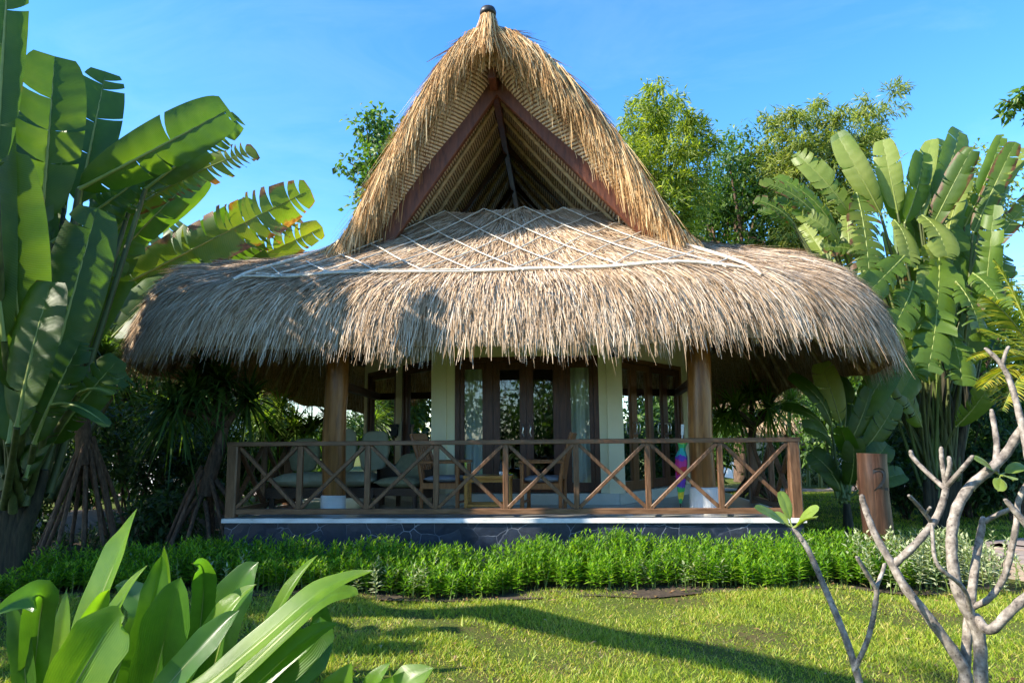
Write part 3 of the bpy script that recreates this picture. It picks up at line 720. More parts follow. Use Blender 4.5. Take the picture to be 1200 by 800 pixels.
for r, z in prof:
    for j in range(k):
        a = 2*math.pi*j/k; r_ = r*1.35; V.append([r_*(1+.22*math.cos(5*a+z*7))*math.cos(a), r_*(1+.22*math.cos(5*a+z*7))*math.sin(a), z])
mb.add(V, [[i*k+j, i*k+(j+1) % k, (i+1)*k+(j+1) % k, (i+1)*k+j] for i in range(len(prof)-1) for j in range(k)], 0, True)
mb.build('canopy', MAT['rainbow'], t)
MB().tube([(0, 0, 0), (0, 0, .14)], [.006, .012], 8).build('tip', MAT['black'], t)
MB().tube([(0, 0, .95), (0, 0, .99), (0, 0, 1.0), (0, 0, 1.13)], [.010, .010, .02, .021], 12).build('handle', MAT['white'], t)
# ================================================================== GROUND
def ground_mat():
    m, t, b = newmat('lawn_soil')
    n1 = noise(t, .9, 4); n2 = noise(t, 38, 7)
    r = ramp(t, [(.30, (.035, .024, .014)), (.42, (.085, .07, .03)), (.50, (.075, .10, .018)), (.68, (.10, .14, .022))])
    mx = t.nodes.new("ShaderNodeMix"); mx.data_type = 'FLOAT'; mx.inputs[0].default_value = .55
    t.links.new(n1.outputs["Fac"], mx.inputs[2]); t.links.new(n2.outputs["Fac"], mx.inputs[3])
    t.links.new(mx.outputs[0], r.inputs[0]); t.links.new(r.outputs[0], b.inputs["Base Color"])
    b.inputs["Roughness"].default_value = .95; b.inputs["Specular IOR Level"].default_value = .1
    bump(t, b, n2.outputs["Fac"], .04, .7); return m
MAT['ground'] = ground_mat()
MAT['soil'] = noisy('dark_bed_soil', [(.3, (.022, .015, .010)), (.55, (.05, .034, .022)), (.75, (.085, .06, .04))], 14, None, .95, .03)
MAT['paver'] = noisy('worn_pavers', [(.3, (.16, .125, .105)), (.6, (.28, .225, .19)), (.8, (.34, .29, .25))], 5, None, .85, .008)
def gz(x, y):
    return .035*np.sin(x*1.1+y*.7)+.02*np.sin(x*2.7-y*1.9+1)+.012*np.sin(x*5.1+y*4.3)
gx = np.concatenate([[-400, -120, -50, -25], np.linspace(-12, 12, 121), [25, 50, 120, 400]])
gy = np.concatenate([[-300, -60, -20], np.linspace(-2, 16, 100), [22, 32, 60, 120, 400]])
X, Y = np.meshgrid(gx, gy, indexing='ij')
near = np.clip(1-np.maximum(np.abs(X)-9, 0)/3, 0, 1)*np.clip(1-np.maximum(np.abs(Y-6)-7, 0)/3, 0, 1)
Z = gz(X, Y)*near
g = MB().add(np.stack([X, Y, Z], -1).reshape(-1, 3), grid_faces(len(gx), len(gy)), 0, True).build('ground', MAT['ground'])
tag(g, 'garden ground of soil under thin green turf', 'ground', None, 'structure')
# ================================================================== PLANT MATERIALS
def leafmat(name, cols, rough=.42, trans=.42, tint=(1.25, 1.25, .35), tscale=2.2, scale=1.2, spec=.5, vein=None, burn=None):
    m, t, b = newmat(name); n = noise(t, scale, 4); r = ramp(t, list(zip((.3, .5, .7), cols)))
    t.links.new(n.outputs["Fac"], r.inputs[0]); t.links.new(r.outputs[0], b.inputs["Base Color"])
    b.inputs["Roughness"].default_value = rough; b.inputs["Specular IOR Level"].default_value = spec
    src = r.outputs[0]
    if vein:
        at = t.nodes.new("ShaderNodeAttribute"); at.attribute_name = vein[0]
        mu = t.nodes.new("ShaderNodeMath"); mu.operation = 'MULTIPLY'; mu.inputs[1].default_value = vein[1]
        sn = t.nodes.new("ShaderNodeMath"); sn.operation = 'SINE'; t.links.new(at.outputs["Fac"], mu.inputs[0]); t.links.new(mu.outputs[0], sn.inputs[0])
        mr = t.nodes.new("ShaderNodeMapRange"); mr.inputs[1].default_value = -1; mr.inputs[2].default_value = 1; mr.inputs[3].default_value = 1-vein[2]; mr.inputs[4].default_value = 1+vein[2]*.4
        t.links.new(sn.outputs[0], mr.inputs[0])
        mx = t.nodes.new("ShaderNodeMix"); mx.data_type = 'RGBA'; mx.blend_type = 'MULTIPLY'; mx.inputs[0].default_value = 1
        t.links.new(src, mx.inputs[6]); t.links.new(mr.outputs[0], mx.inputs[7]); src = mx.outputs[2]
        if burn is not None:       # scorched brown margin, ragged by noise
            ac = t.nodes.new("ShaderNodeAttribute"); ac.attribute_name = 'across'; ab = t.nodes.new("ShaderNodeMath"); ab.operation = 'ABSOLUTE'; t.links.new(ac.outputs["Fac"], ab.inputs[0])
            nb_ = noise(t, 3.2, 5); ma = t.nodes.new("ShaderNodeMath"); ma.operation = 'MULTIPLY_ADD'; ma.inputs[1].default_value = 1.5
            t.links.new(nb_.outputs["Fac"], ma.inputs[0]); t.links.new(ab.outputs[0], ma.inputs[2])
            rr = ramp(t, [(0, (0, 0, 0)), (1, (1, 1, 1))]); mr2 = t.nodes.new("ShaderNodeMapRange"); mr2.inputs[1].default_value = burn; mr2.inputs[2].default_value = burn+.14
            t.links.new(ma.outputs[0], mr2.inputs[0]); n5 = noise(t, 14, 4); rc = ramp(t, [(.35, (.07, .032, .012)), (.55, (.13, .06, .02)), (.7, (.19, .11, .04))]); t.links.new(n5.outputs["Fac"], rc.inputs[0])
            m5 = t.nodes.new("ShaderNodeMix"); m5.data_type = 'RGBA'; t.links.new(mr2.outputs[0], m5.inputs[0]); t.links.new(src, m5.inputs[6]); t.links.new(rc.outputs[0], m5.inputs[7]); src = m5.outputs[2]
        t.links.new(src, b.inputs["Base Color"]); bump(t, b, sn.outputs[0], .003, .25)
    else:
        n2 = noise(t, 9, 3); bump(t, b, n2.outputs["Fac"], .012, .35)
    translucent(t, b, src, trans, tint, tscale); return m
MAT['blade'] = leafmat('banana_blade', [(.024, .062, .007), (.046, .098, .009), (.082, .138, .012)], vein=('along', 700, .07), burn=1.95)
MAT['blade_yel'] = leafmat('yellowing_blade', [(.10, .15, .015), (.16, .20, .02), (.22, .22, .025)], tscale=2.0, vein=('along', 700, .07), burn=1.6)
MAT['blade_pale'] = leafmat('pale_banana_blade', [(.13, .185, .035), (.21, .265, .05), (.27, .31, .075)], rough=.38, tscale=1.5, vein=('along', 700, .07), burn=1.85)
MAT['blade_lit'] = leafmat('sunlit_banana_blade', [(.05, .105, .010), (.085, .15, .014), (.13, .195, .02)], tscale=1.9, vein=('along', 700, .07), burn=1.9)  # brighter copy of the banana blade, sunlight put into the colour
MAT['blade_burnt'] = leafmat('scorched_banana_blade', [(.05, .095, .010), (.08, .13, .014), (.13, .16, .02)], vein=('along', 700, .07), burn=1.48)
MAT['scorch'] = leafmat('scorched_leaf_edge', [(.10, .045, .015), (.19, .09, .025), (.26, .15, .04)], rough=.8, tint=(1.2, .9, .4), tscale=1.5, scale=6)
MAT['rib'] = noisy('leaf_rib', [(.3, (.15, .20, .04)), (.7, (.25, .28, .07))], 5, None, .45)
MAT['stalk'] = noisy('green_stalk', [(.3, (.05, .085, .02)), (.6, (.10, .15, .03)), (.8, (.16, .17, .05))], 3, (3, 3, .6), .5)
MAT['stalk_dark'] = noisy('dull_green_stalk', [(.3, (.035, .045, .014)), (.55, (.07, .09, .022)), (.75, (.12, .14, .04))], 4, (3, 3, .5), .6, .01)
MAT['stalk_deep'] = noisy('dark_fibrous_stem', [(.3, (.012, .011, .007)), (.55, (.035, .032, .016)), (.75, (.08, .06, .035))], 9, (3, 3, .4), .85, .02)
MAT['dead'] = noisy('dead_sheath', [(.3, (.035, .02, .013)), (.6, (.11, .065, .04)), (.8, (.20, .13, .08))], 9, (3, 3, .4), .9, .02)
MAT['bark'] = noisy('grey_bark', [(.3, (.10, .085, .07)), (.55, (.22, .19, .16)), (.75, (.36, .32, .28))], 22, (1, 1, .6), .85, .01)
MAT['frangi'] = noisy('frangipani_bark', [(.30, (.055, .046, .04)), (.44, (.145, .122, .102)), (.58, (.26, .225, .19)), (.76, (.42, .385, .34))], 24, None, .8, .012, detail=8)
def scar(m):
    t = m.node_tree; b = t.nodes["Principled BSDF"]; src = b.inputs["Base Color"].links[0].from_socket
    tc = t.nodes.new("ShaderNodeTexCoord"); v = t.nodes.new("ShaderNodeTexVoronoi"); v.inputs["Scale"].default_value = 34; t.links.new(tc.outputs["Object"], v.inputs["Vector"])
    r = ramp(t, [(.10, (.22, .20, .18)), (.24, (1, 1, 1))]); t.links.new(v.outputs["Distance"], r.inputs[0])
    mx = t.nodes.new("ShaderNodeMix"); mx.data_type = 'RGBA'; mx.blend_type = 'MULTIPLY'; mx.inputs[0].default_value = .75
    t.links.new(src, mx.inputs[6]); t.links.new(r.outputs[0], mx.inputs[7]); t.links.new(mx.outputs[2], b.inputs["Base Color"])
scar(MAT['frangi'])
MAT['brownbark'] = noisy('brown_bark', [(.3, (.05, .03, .02)), (.55, (.12, .075, .048)), (.75, (.22, .14, .09))], 16, (2, 2, .5), .9, .015)
def fol(name, cols, trans=.4, tint=(1.2, 1.2, .4), tscale=2.0, rough=.5, big=.5, bigscale=.8):
    k = np.linspace(0, 1, len(cols)); return island(name, list(zip(k, cols)), rough, .4, big, trans, tint, tscale, bigscale)
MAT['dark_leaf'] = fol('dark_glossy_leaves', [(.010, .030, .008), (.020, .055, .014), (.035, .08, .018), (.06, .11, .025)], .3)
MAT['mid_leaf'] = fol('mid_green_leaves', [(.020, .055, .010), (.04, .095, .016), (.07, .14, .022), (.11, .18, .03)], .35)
MAT['bamboo_leaf'] = fol('yellow_green_bamboo_leaves', [(.05, .085, .012), (.12, .17, .02), (.20, .25, .03), (.28, .31, .05)], .45, (1.2, 1.2, .4), 2.0)
MAT['bamboo_dark'] = fol('green_bamboo_leaves', [(.06, .10, .016), (.13, .18, .028), (.21, .25, .05), (.30, .32, .09)], .4, (1.2, 1.2, .5), 1.8)
MAT['hedge_leaf'] = fol('hedge_leaves', [(.04, .11, .006), (.085, .20, .008), (.13, .27, .010), (.20, .32, .02)], .42, bigscale=1.2)
MAT['hedge_pale'] = fol('variegated_leaves', [(.10, .16, .06), (.22, .28, .13), (.36, .40, .22), (.45, .47, .30)], .3, tscale=1.2)
MAT['grass'] = fol('turf_blades', [(.08, .14, .008), (.16, .255, .014), (.25, .34, .022), (.35, .38, .045), (.42, .34, .10)], .35, tscale=1.6, bigscale=1.4, big=.8)
MAT['grass_dry'] = fol('dry_turf', [(.16, .12, .06), (.26, .20, .10), (.34, .28, .15)], .2, tscale=1.2)
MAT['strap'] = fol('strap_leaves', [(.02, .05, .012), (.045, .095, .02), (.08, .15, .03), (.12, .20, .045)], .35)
MAT['strap_lit'] = fol('sunlit_strap_leaves', [(.06, .12, .02), (.11, .20, .03), (.17, .27, .05), (.24, .33, .09)], .4)  # brightened copy of the strap leaves to look sunlit
MAT['palm'] = fol('yellow_palm_leaflets', [(.06, .10, .012), (.14, .18, .018), (.26, .27, .025), (.34, .27, .03)], .4)
MAT['lily'] = leafmat('broad_strap_leaf', [(.07, .155, .012), (.11, .21, .016), (.16, .265, .022)], rough=.27, trans=.5, tscale=2.2, scale=3.5, vein=('across', 75, .06))
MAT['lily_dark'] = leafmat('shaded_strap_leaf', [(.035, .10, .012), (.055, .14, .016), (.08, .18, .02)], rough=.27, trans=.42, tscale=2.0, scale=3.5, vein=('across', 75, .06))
MAT['frleaf'] = leafmat('young_frangipani_leaf', [(.14, .21, .035), (.20, .28, .05), (.27, .32, .08)], rough=.35, tscale=1.5, scale=6)

# ================================================================== PLANT BUILDERS
def big_leaf(mb, p0, p1, p2, width, nrm, sag=.1, tear=.3, scorch=.1, fold=.25, curl=.25, n=26, mats=(0, 1, 2, 3), r0=.035, shape=(.42, .30), gapk=1.0):
    """paddle leaf: stalk p0-p1, blade p1-p2; sag lifts the middle; torn into flaps along the veins"""
    p0, p1, p2 = [np.array(p, float) for p in (p0, p1, p2)]; nrm = unit(np.array(nrm, float))
    Lb = np.linalg.norm(p2-p1); t = np.linspace(0, 1, n+1)
    T0 = unit(p2-p1); S0 = unit(np.cross(T0, nrm)); N0 = np.cross(S0, T0)
    def C(q): 
        q = np.asarray(q, float); return p1 + (p2-p1)*q[..., None] + N0*(sag*Lb*4*q*(1-q))[..., None]
    def Wd(q): return width/2*np.clip(q, 0, 1)**shape[0]*np.clip(1-q, 0, 1)**shape[1]*1.62
    # stalk and rib
    st = [p0 + (p1-p0)*q + N0*sag*.6*Lb*(-1)*q*(1-q)*2 for q in np.linspace(0, 1, 6)]
    rb = [C(np.array(q))-N0*.004 for q in np.linspace(.04, .97, 10)]
    mb.tube(np.array(st[:-1]+[C(np.array(0.))]), np.linspace(r0, r0*.62, 6), 7, mats[3])
    mb.tube(np.array([C(np.array(0.))]+rb), np.concatenate([[r0*.62], np.linspace(r0*.55, .004, 10)]), 6, mats[1])
    Q = np.array([0, .3, .62, .86, 1.0])
    for sg in (-1, 1):
        brk = [0]
        for i in range(1, n):
            if RNG.random() < tear: brk.append(i)
        brk.append(n)
        for a, b in zip(brk[:-1], brk[1:]):
            g = RNG.uniform(.25, 1.0)*.55*gapk*(1/n) if a > 0 else 0; g2 = RNG.uniform(.25, 1.0)*.55*gapk*(1/n) if b < n else 0
            if a > 0 and RNG.random() < .25: g *= 2.2
            dr = RNG.normal(0, .22)*min(1, tear*3); cut = RNG.uniform(.82, 1.0) if tear > .2 else 1.0
            rows = []
            ts = t[a:b+1]
            for tq in ts:
                row = []
                for q in Q:
                    te = tq
                    if b-a >= 1:
                        f = (tq-ts[0])/(ts[-1]-ts[0])
                        te = tq + q**1.3*((1-f)*g - f*g2)
                    w = float(Wd(np.array(te)))*cut
                    row.append(C(np.array(te)) + S0*sg*w*q*(1-.12*q) + T0*w*.30*q*q + N0*w*(fold*q - (curl+dr)*q*q*1.1 + .02*math.sin(te*60+sg)))
                rows.append(row)
            V = np.array(rows).reshape(-1, 3); nr = len(rows); k = len(Q)
            F = grid_faces(nr, k, False, sg > 0); m = np.full(len(F), mats[0])
            if False:
                edge = (np.arange(len(F)) % (k-1))
                pr = RNG.random(nr-1); 
                for ii in range(nr-1):
                    tm = (ts[ii]+ts[min(ii+1, nr-1)])/2
                    if pr[ii] < scorch*(.4+1.2*tm): m[(np.arange(len(F))//(k-1) == ii) & (edge == k-2)] = mats[2]
                    if pr[ii] < scorch*.5*(.1+1.4*tm): m[(np.arange(len(F))//(k-1) == ii) & (edge >= k-3)] = mats[2]
            mb.add(V, F, m, True, at=[(sg*q, tq+.06*q) for tq in ts for q in Q])

def cloud(mb, centers, radii, n, L, w, mat=0, up=.5, hollow=.45, droop=.1, aniso=(1, 1, .8), fold=.15, outward=.6):
    centers = np.asarray(centers, float); radii = np.asarray(radii, float)
    k = RNG.choice(len(centers), n, p=radii**2/np.sum(radii**2))
    d = rdir(n); r = radii[k]*(hollow+(1-hollow)*RNG.random(n)**.6)*(1+.18*RNG.normal(size=n))
    p = centers[k] + d*r[:, None]*np.array(aniso)
    dirs = d*outward + rdir(n)*.75 + np.array([0, 0, -droop*4])
    nrm = d*.6 + np.array([0, 0, up]) + rdir(n)*.45
    leaves(mb, p, dirs, nrm, RNG.uniform(.65, 1.25, n)*L, RNG.uniform(.7, 1.2, n)*w, mat, fold, .12)

def crown_clumps(c, R, n, aniso=(1, 1, .8), rr=(.22, .42)):
    d = rdir(n); r = RNG.random(n)**.45
    return np.asarray(c) + d*r[:, None]*R*np.array(aniso)*.85, RNG.uniform(*rr, n)*R

def limbs(mb, base, top, targets, r, mat=0):
    base = np.array(base, float); top = np.array(top, float)
    pts = [base + (top-base)*q + np.array([.12*math.sin(q*4)*r*6*q, 0, 0]) for q in np.linspace(0, 1, 9)]
    mb.tube(pts, np.linspace(r*1.25, r*.6, 9), 9, mat, wob=.07)
    for tg in targets:
        q = RNG.uniform(.45, 1.0); a = base+(top-base)*q; tg = np.array(tg); m = (a+tg)/2 + RNG.normal(0, .12, 3)*np.linalg.norm(tg-a)*.4
        mb.tube([a, (a+m)/2, m, (m+tg)/2, tg], np.array([.5, .42, .32, .24, .12])*r, 6, mat)

def tree(name, label, base, h, c, R, nclump, nleaf, L, w, mat, aniso=(1, 1, .8), r=.16, group=None, cat='tree', droop=.1, rr=(.22, .42), bark='brownbark'):
    base = np.array(base, float); t = thing(name, label, cat, tuple(base), group=group)
    cs, rs = crown_clumps(c, R, nclump, aniso, rr)
    mb = MB(); limbs(mb, base, np.array(c)-[0, 0, R*.2], cs[:min(14, nclump)], r); mb.build('trunk', MAT[bark], t, base)
    mb = MB(); cloud(mb, cs, rs, nleaf, L, w, droop=droop); mb.build('crown', MAT[mat], t, base)
    return t

def shrub(label, base, h, R, n, L, w, mat, group=None, name='shrub', aniso=(1, .8, 1), nclump=9):
    base = np.array(base, float); t = thing(name, label, 'shrub', tuple(base), group=group)
    cs, rs = crown_clumps(base+[0, 0, h*.52], max(R, h*.5), nclump, (R/max(R, h*.5), .8*R/max(R, h*.5), h*.5/max(R, h*.5)), (.3, .5))
    cs[:, 2] = np.maximum(cs[:, 2], base[2]+.1)
    mb = MB()
    for c_ in cs: mb.tube([base+RNG.normal(0, .06, 3)*[1, 1, 0], (base+c_)/2+RNG.normal(0, .08, 3), c_], [.022, .016, .008], 5)
    mb.build('stems', MAT['brownbark'], t, base)
    mb = MB(); cloud(mb, cs, rs, n, L, w, hollow=.2); mb.build('leaves', MAT[mat], t, base); return t

# ================================================================== LEFT TRAVELLER'S PALM
def fan_plant(name, label, base, spec, stalkbase, mats=('blade', 'rib', 'scorch'), trunk=None, group=None, cat='palm', r0=.04):
    base = np.array(base, float); t = thing(name, label, cat, tuple(base), group=group)
    for sp in spec:
        mb = MB(); m = sp.get('m', 'blade_burnt' if sp.get('sc', 0) >= .2 else mats[0])
        p0 = sp.get('p0', stalkbase); p0 = np.array(p0, float)+RNG.normal(0, .05, 3)
        big_leaf(mb, p0, sp['a'], sp['b'], sp['w'], sp.get('n', (0, -1, .6)), sp.get('sag', .06), sp.get('tear', .3), sp.get('sc', .1), sp.get('fold', .25), sp.get('curl', .25), sp.get('k', 26), r0=sp.get('r0', r0), gapk=sp.get('gap', 1.0))
        mb.build('leaf', [MAT[m], MAT[mats[1]], MAT[mats[2]], MAT[sp.get('stk', 'stalk')]], t, base)
    if trunk:
        mb = MB()
        for tr in trunk: mb.tube(*tr, 10, 0, wob=.08)
        mb.build('trunk', MAT['stalk_deep'], t, base)
    return t
PS = 1.15
LB = W(12, 610, 6.6*PS); LB[2] = 0
sb = W(20, 585, 6.6*PS)
def sp(ax, ay, aY, bx, by, bY, wpx, n=(0, -1, .6), **k):
    f_ = PS*(1.34 if bx > 150 and by > 200 else 1.0)      # the right-hand leaves pass behind the roof
    aY *= f_; bY *= f_; k.setdefault('p0', W(14+ax*.16+RNG.uniform(-8, 8), 580+RNG.uniform(-25, 20), 6.6*(f_*.6+PS*.4)+RNG.uniform(-.1, .2))); k.setdefault('stk', 'stalk_dark')
    return dict(a=W(ax, ay, aY), b=W(bx, by, bY), w=.76*wpx/800*(aY+bY)/2, n=n, **k)
spec = [
 sp(48, 262, 6.3, 64, 66, 6.2, 112, (.62, -.75, -.25), tear=.05, sc=.0, sag=.04, fold=.2, curl=.15),
 sp(92, 240, 6.7, 124, 84, 7.0, 84, (.55, -.8, -.2), tear=.12, sc=.06, sag=.03, fold=.3),
 sp(92, 222, 6.5, 268, 128, 7.0, 92, (.55, -.75, -.3), tear=.09, sag=.07, sc=.02, fold=.12, gap=.8, curl=.15),
 sp(170, 222, 7.2, 280, 138, 7.6, 66, (.5, -.8, -.2), tear=.4, sag=.05, sc=.12, gap=1.0),
 sp(150, 250, 7.4, 300, 176, 7.8, 62, (.1, -1, .1), tear=.6, sag=.08, sc=.22, gap=1.3, fold=.1),
 sp(60, 285, 6.9, 222, 170, 7.4, 84, (.4, -.9, -.1), tear=.7, sag=.02, sc=.10, gap=1.7, curl=.5),
 sp(80, 300, 6.7, 196, 238, 7.1, 70, (.1, -1, -.3), tear=.75, sag=.06, sc=.15, gap=1.8, curl=.5),
 sp(115, 305, 7.0, 242, 206, 7.4, 60, (.6, -.7, -.35), tear=.05, sag=.05, sc=.0, fold=.1),
 sp(110, 352, 7.0, 364, 222, 7.7, 96, (.4, -.85, -.2), tear=.55, sag=.06, sc=.30, gap=.9, k=36, fold=.12, curl=.2),
 sp(160, 342, 7.6, 352, 256, 8.0, 66, (.15, -1, -.1), tear=.7, sag=.05, sc=.3, gap=1.5),
 sp(205, 342, 8.0, 378, 266, 8.3, 62, (.55, -.8, -.3), tear=.45, sag=.06, sc=.35, m='blade_yel', gap=.7),
 sp(140, 400, 7.5, 310, 292, 8.0, 86, (.4, -.8, -.2), tear=.5, sag=.06, sc=.1, gap=1.0),
 sp(120, 420, 7.2, 270, 322, 7.7, 84, (.1, -1, .1), tear=.4, sag=.08, sc=.1, gap=1.0),
 sp(30, 480, 5.9, 6, 176, 5.4, 112, (.5, -.8, -.1), tear=.05, sc=0, sag=.03, fold=.2),
 sp(48, 480, 6.2, 114, 244, 6.3, 100, (.5, -.8, -.1), tear=.08, sc=.02, sag=.03, fold=.2),
 sp(66, 470, 6.5, 215, 318, 7.2, 94, (.05, -1, .2), tear=.25, sag=.05, sc=.05),
 sp(82, 480, 6.6, 190, 380, 7.2, 80, (.0, -1, .2), tear=.2, sag=.10, sc=.05),
 sp(20, 500, 5.6, 60, 330, 5.6, 100, (-.1, -1, .1), tear=.1, sc=.02, sag=.02),
 sp(70, 440, 7.4, 150, 280, 7.6, 96, (.1, -1, .1), tear=.2, sc=.02, sag=.03),
 sp(95, 420, 7.8, 215, 262, 8.0, 92, (0, -1, .1), tear=.3, sc=.05, sag=.04),
 sp(30, 380, 7.6, 62, 180, 7.8, 96, (.1, -1, .1), tear=.2, sc=.02, sag=.03),
 sp(5, 400, 5.6, -10, 40, 5.4, 84, (.2, -1, .1), tear=.05, sc=0, sag=.04),
 sp(-6, 200, 5.0, 12, -70, 4.9, 74, (.5, -1, 0), tear=.1, sc=.05, sag=.0),
 sp(-4, 60, 5.4, 18, 62, 5.2, 40, (.5, -1, 0), tear=.1, sc=.05, sag=.0),
 sp(60, 475, 6.0, 128, 500, 5.7, 26, (0, -.5, .85), tear=.0, sc=.0, sag=.12),
 sp(92, 462, 6.1, 134, 462, 5.9, 14, (0, -.5, .9), tear=.0, sc=.1, sag=.12, m='blade_yel'),
 # leaves beyond the left and upper edge of the view
 sp(-30, 420, 6.0, -190, 180, 6.4, 110, (.1, -1, .2), tear=.3, sag=.06),
 sp(-20, 440, 6.6, -120, 90, 7.0, 110, (.1, -1, .2), tear=.3, sag=.04),
 sp(-40, 470, 6.8, -260, 330, 7.2, 100, (.2, -.9, .4), tear=.4, sag=.08),
 sp(-20, 300, 6.4, -60, -60, 6.6, 58, (-.6, -.8, .1), tear=.3, sag=.04),
 sp(-40, 320, 6.0, -150, -40, 6.2, 58, (-.6, -.8, .1), tear=.3, sag=.04),
 sp(-10, 260, 5.6, -30, -120, 5.6, 58, (-.8, -.6, .1), tear=.2, sag=.04),
 sp(-60, 200, 6.6, -90, -160, 6.8, 58, (-.8, -.6, .1), tear=.3, sag=.04),
 sp(-110, 220, 5.8, -180, -120, 6.0, 58, (-.8, -.6, .1), tear=.3, sag=.04),
]
for k in range(9):
    spec.append(sp(-30-9*k, 250-10*k, 6.2+.12*k, -40-17*k+RNG.uniform(-20, 20), -60-RNG.uniform(0, 110), 6.2+.2*k, 50, (-.7, -.7, .2), tear=.5, sag=.05, gap=1.5))
for (ax, ay, bx, by, Y, w_) in ((75, 330, 185, 262, 7.9, 64), (90, 350, 178, 225, 8.1, 60), (100, 390, 176, 330, 8.0, 70), (95, 410, 178, 372, 7.4, 62), (85, 300, 172, 200, 7.8, 56), (70, 430, 165, 345, 7.0, 74), (60, 360, 140, 300, 7.2, 70), (110, 330, 240, 196, 8.3, 60), (120, 370, 300, 236, 8.4, 60), (80, 470, 150, 440, 6.8, 50)):
    spec.append(sp(ax, ay, Y, bx, by, Y+RNG.uniform(.1, .4), w_, (RNG.uniform(.1, .6), -.9, RNG.uniform(-.3, .1)), tear=RNG.uniform(.2, .6), sag=RNG.uniform(.04, .09), sc=.1))
# younger leaves filling the fan
for (ax, ay, bx, by, Y, w_) in ((60, 330, 30, 130, 6.9, 70), (20, 420, 45, 215, 6.3, 80), (75, 400, 95, 270, 6.8, 74), (40, 520, 95, 400, 6.0, 70), (10, 520, 30, 380, 5.8, 80), (60, 520, 140, 420, 6.5, 70), (0, 470, -20, 300, 6.0, 80), (90, 330, 150, 205, 7.2, 60), (75, 245, 85, 100, 7.4, 60), (100, 380, 175, 290, 7.4, 66), (45, 300, 15, 120, 7.2, 70), (30, 560, 70, 470, 6.2, 60), (110, 300, 205, 195, 7.5, 50), (0, 330, 22, 150, 6.6, 80)):
    spec.append(sp(ax, ay, Y, bx, by, Y+RNG.uniform(-.1, .3), w_, (RNG.uniform(-.2, .6), -.9, RNG.uniform(-.25, .2)), tear=RNG.uniform(.05, .35), sag=RNG.uniform(.02, .07)))
tr = []
for k in range(5):
    x0 = -6+k*9; tr.append(([W(8+x0*.6, 660, 6.7*PS)*[1, 1, 0], W(8+x0*.6, 625, 6.65*PS), W(10+x0, 590, 6.6*PS), W(14+x0*1.3, 550, 6.6*PS)], [.10, .085, .07, .04]))
fan_plant('traveller_palm', "tall traveller's palm with broad paddle leaves filling the upper left corner", LB, spec, sb, trunk=tr, group="traveller's palms", r0=.045)

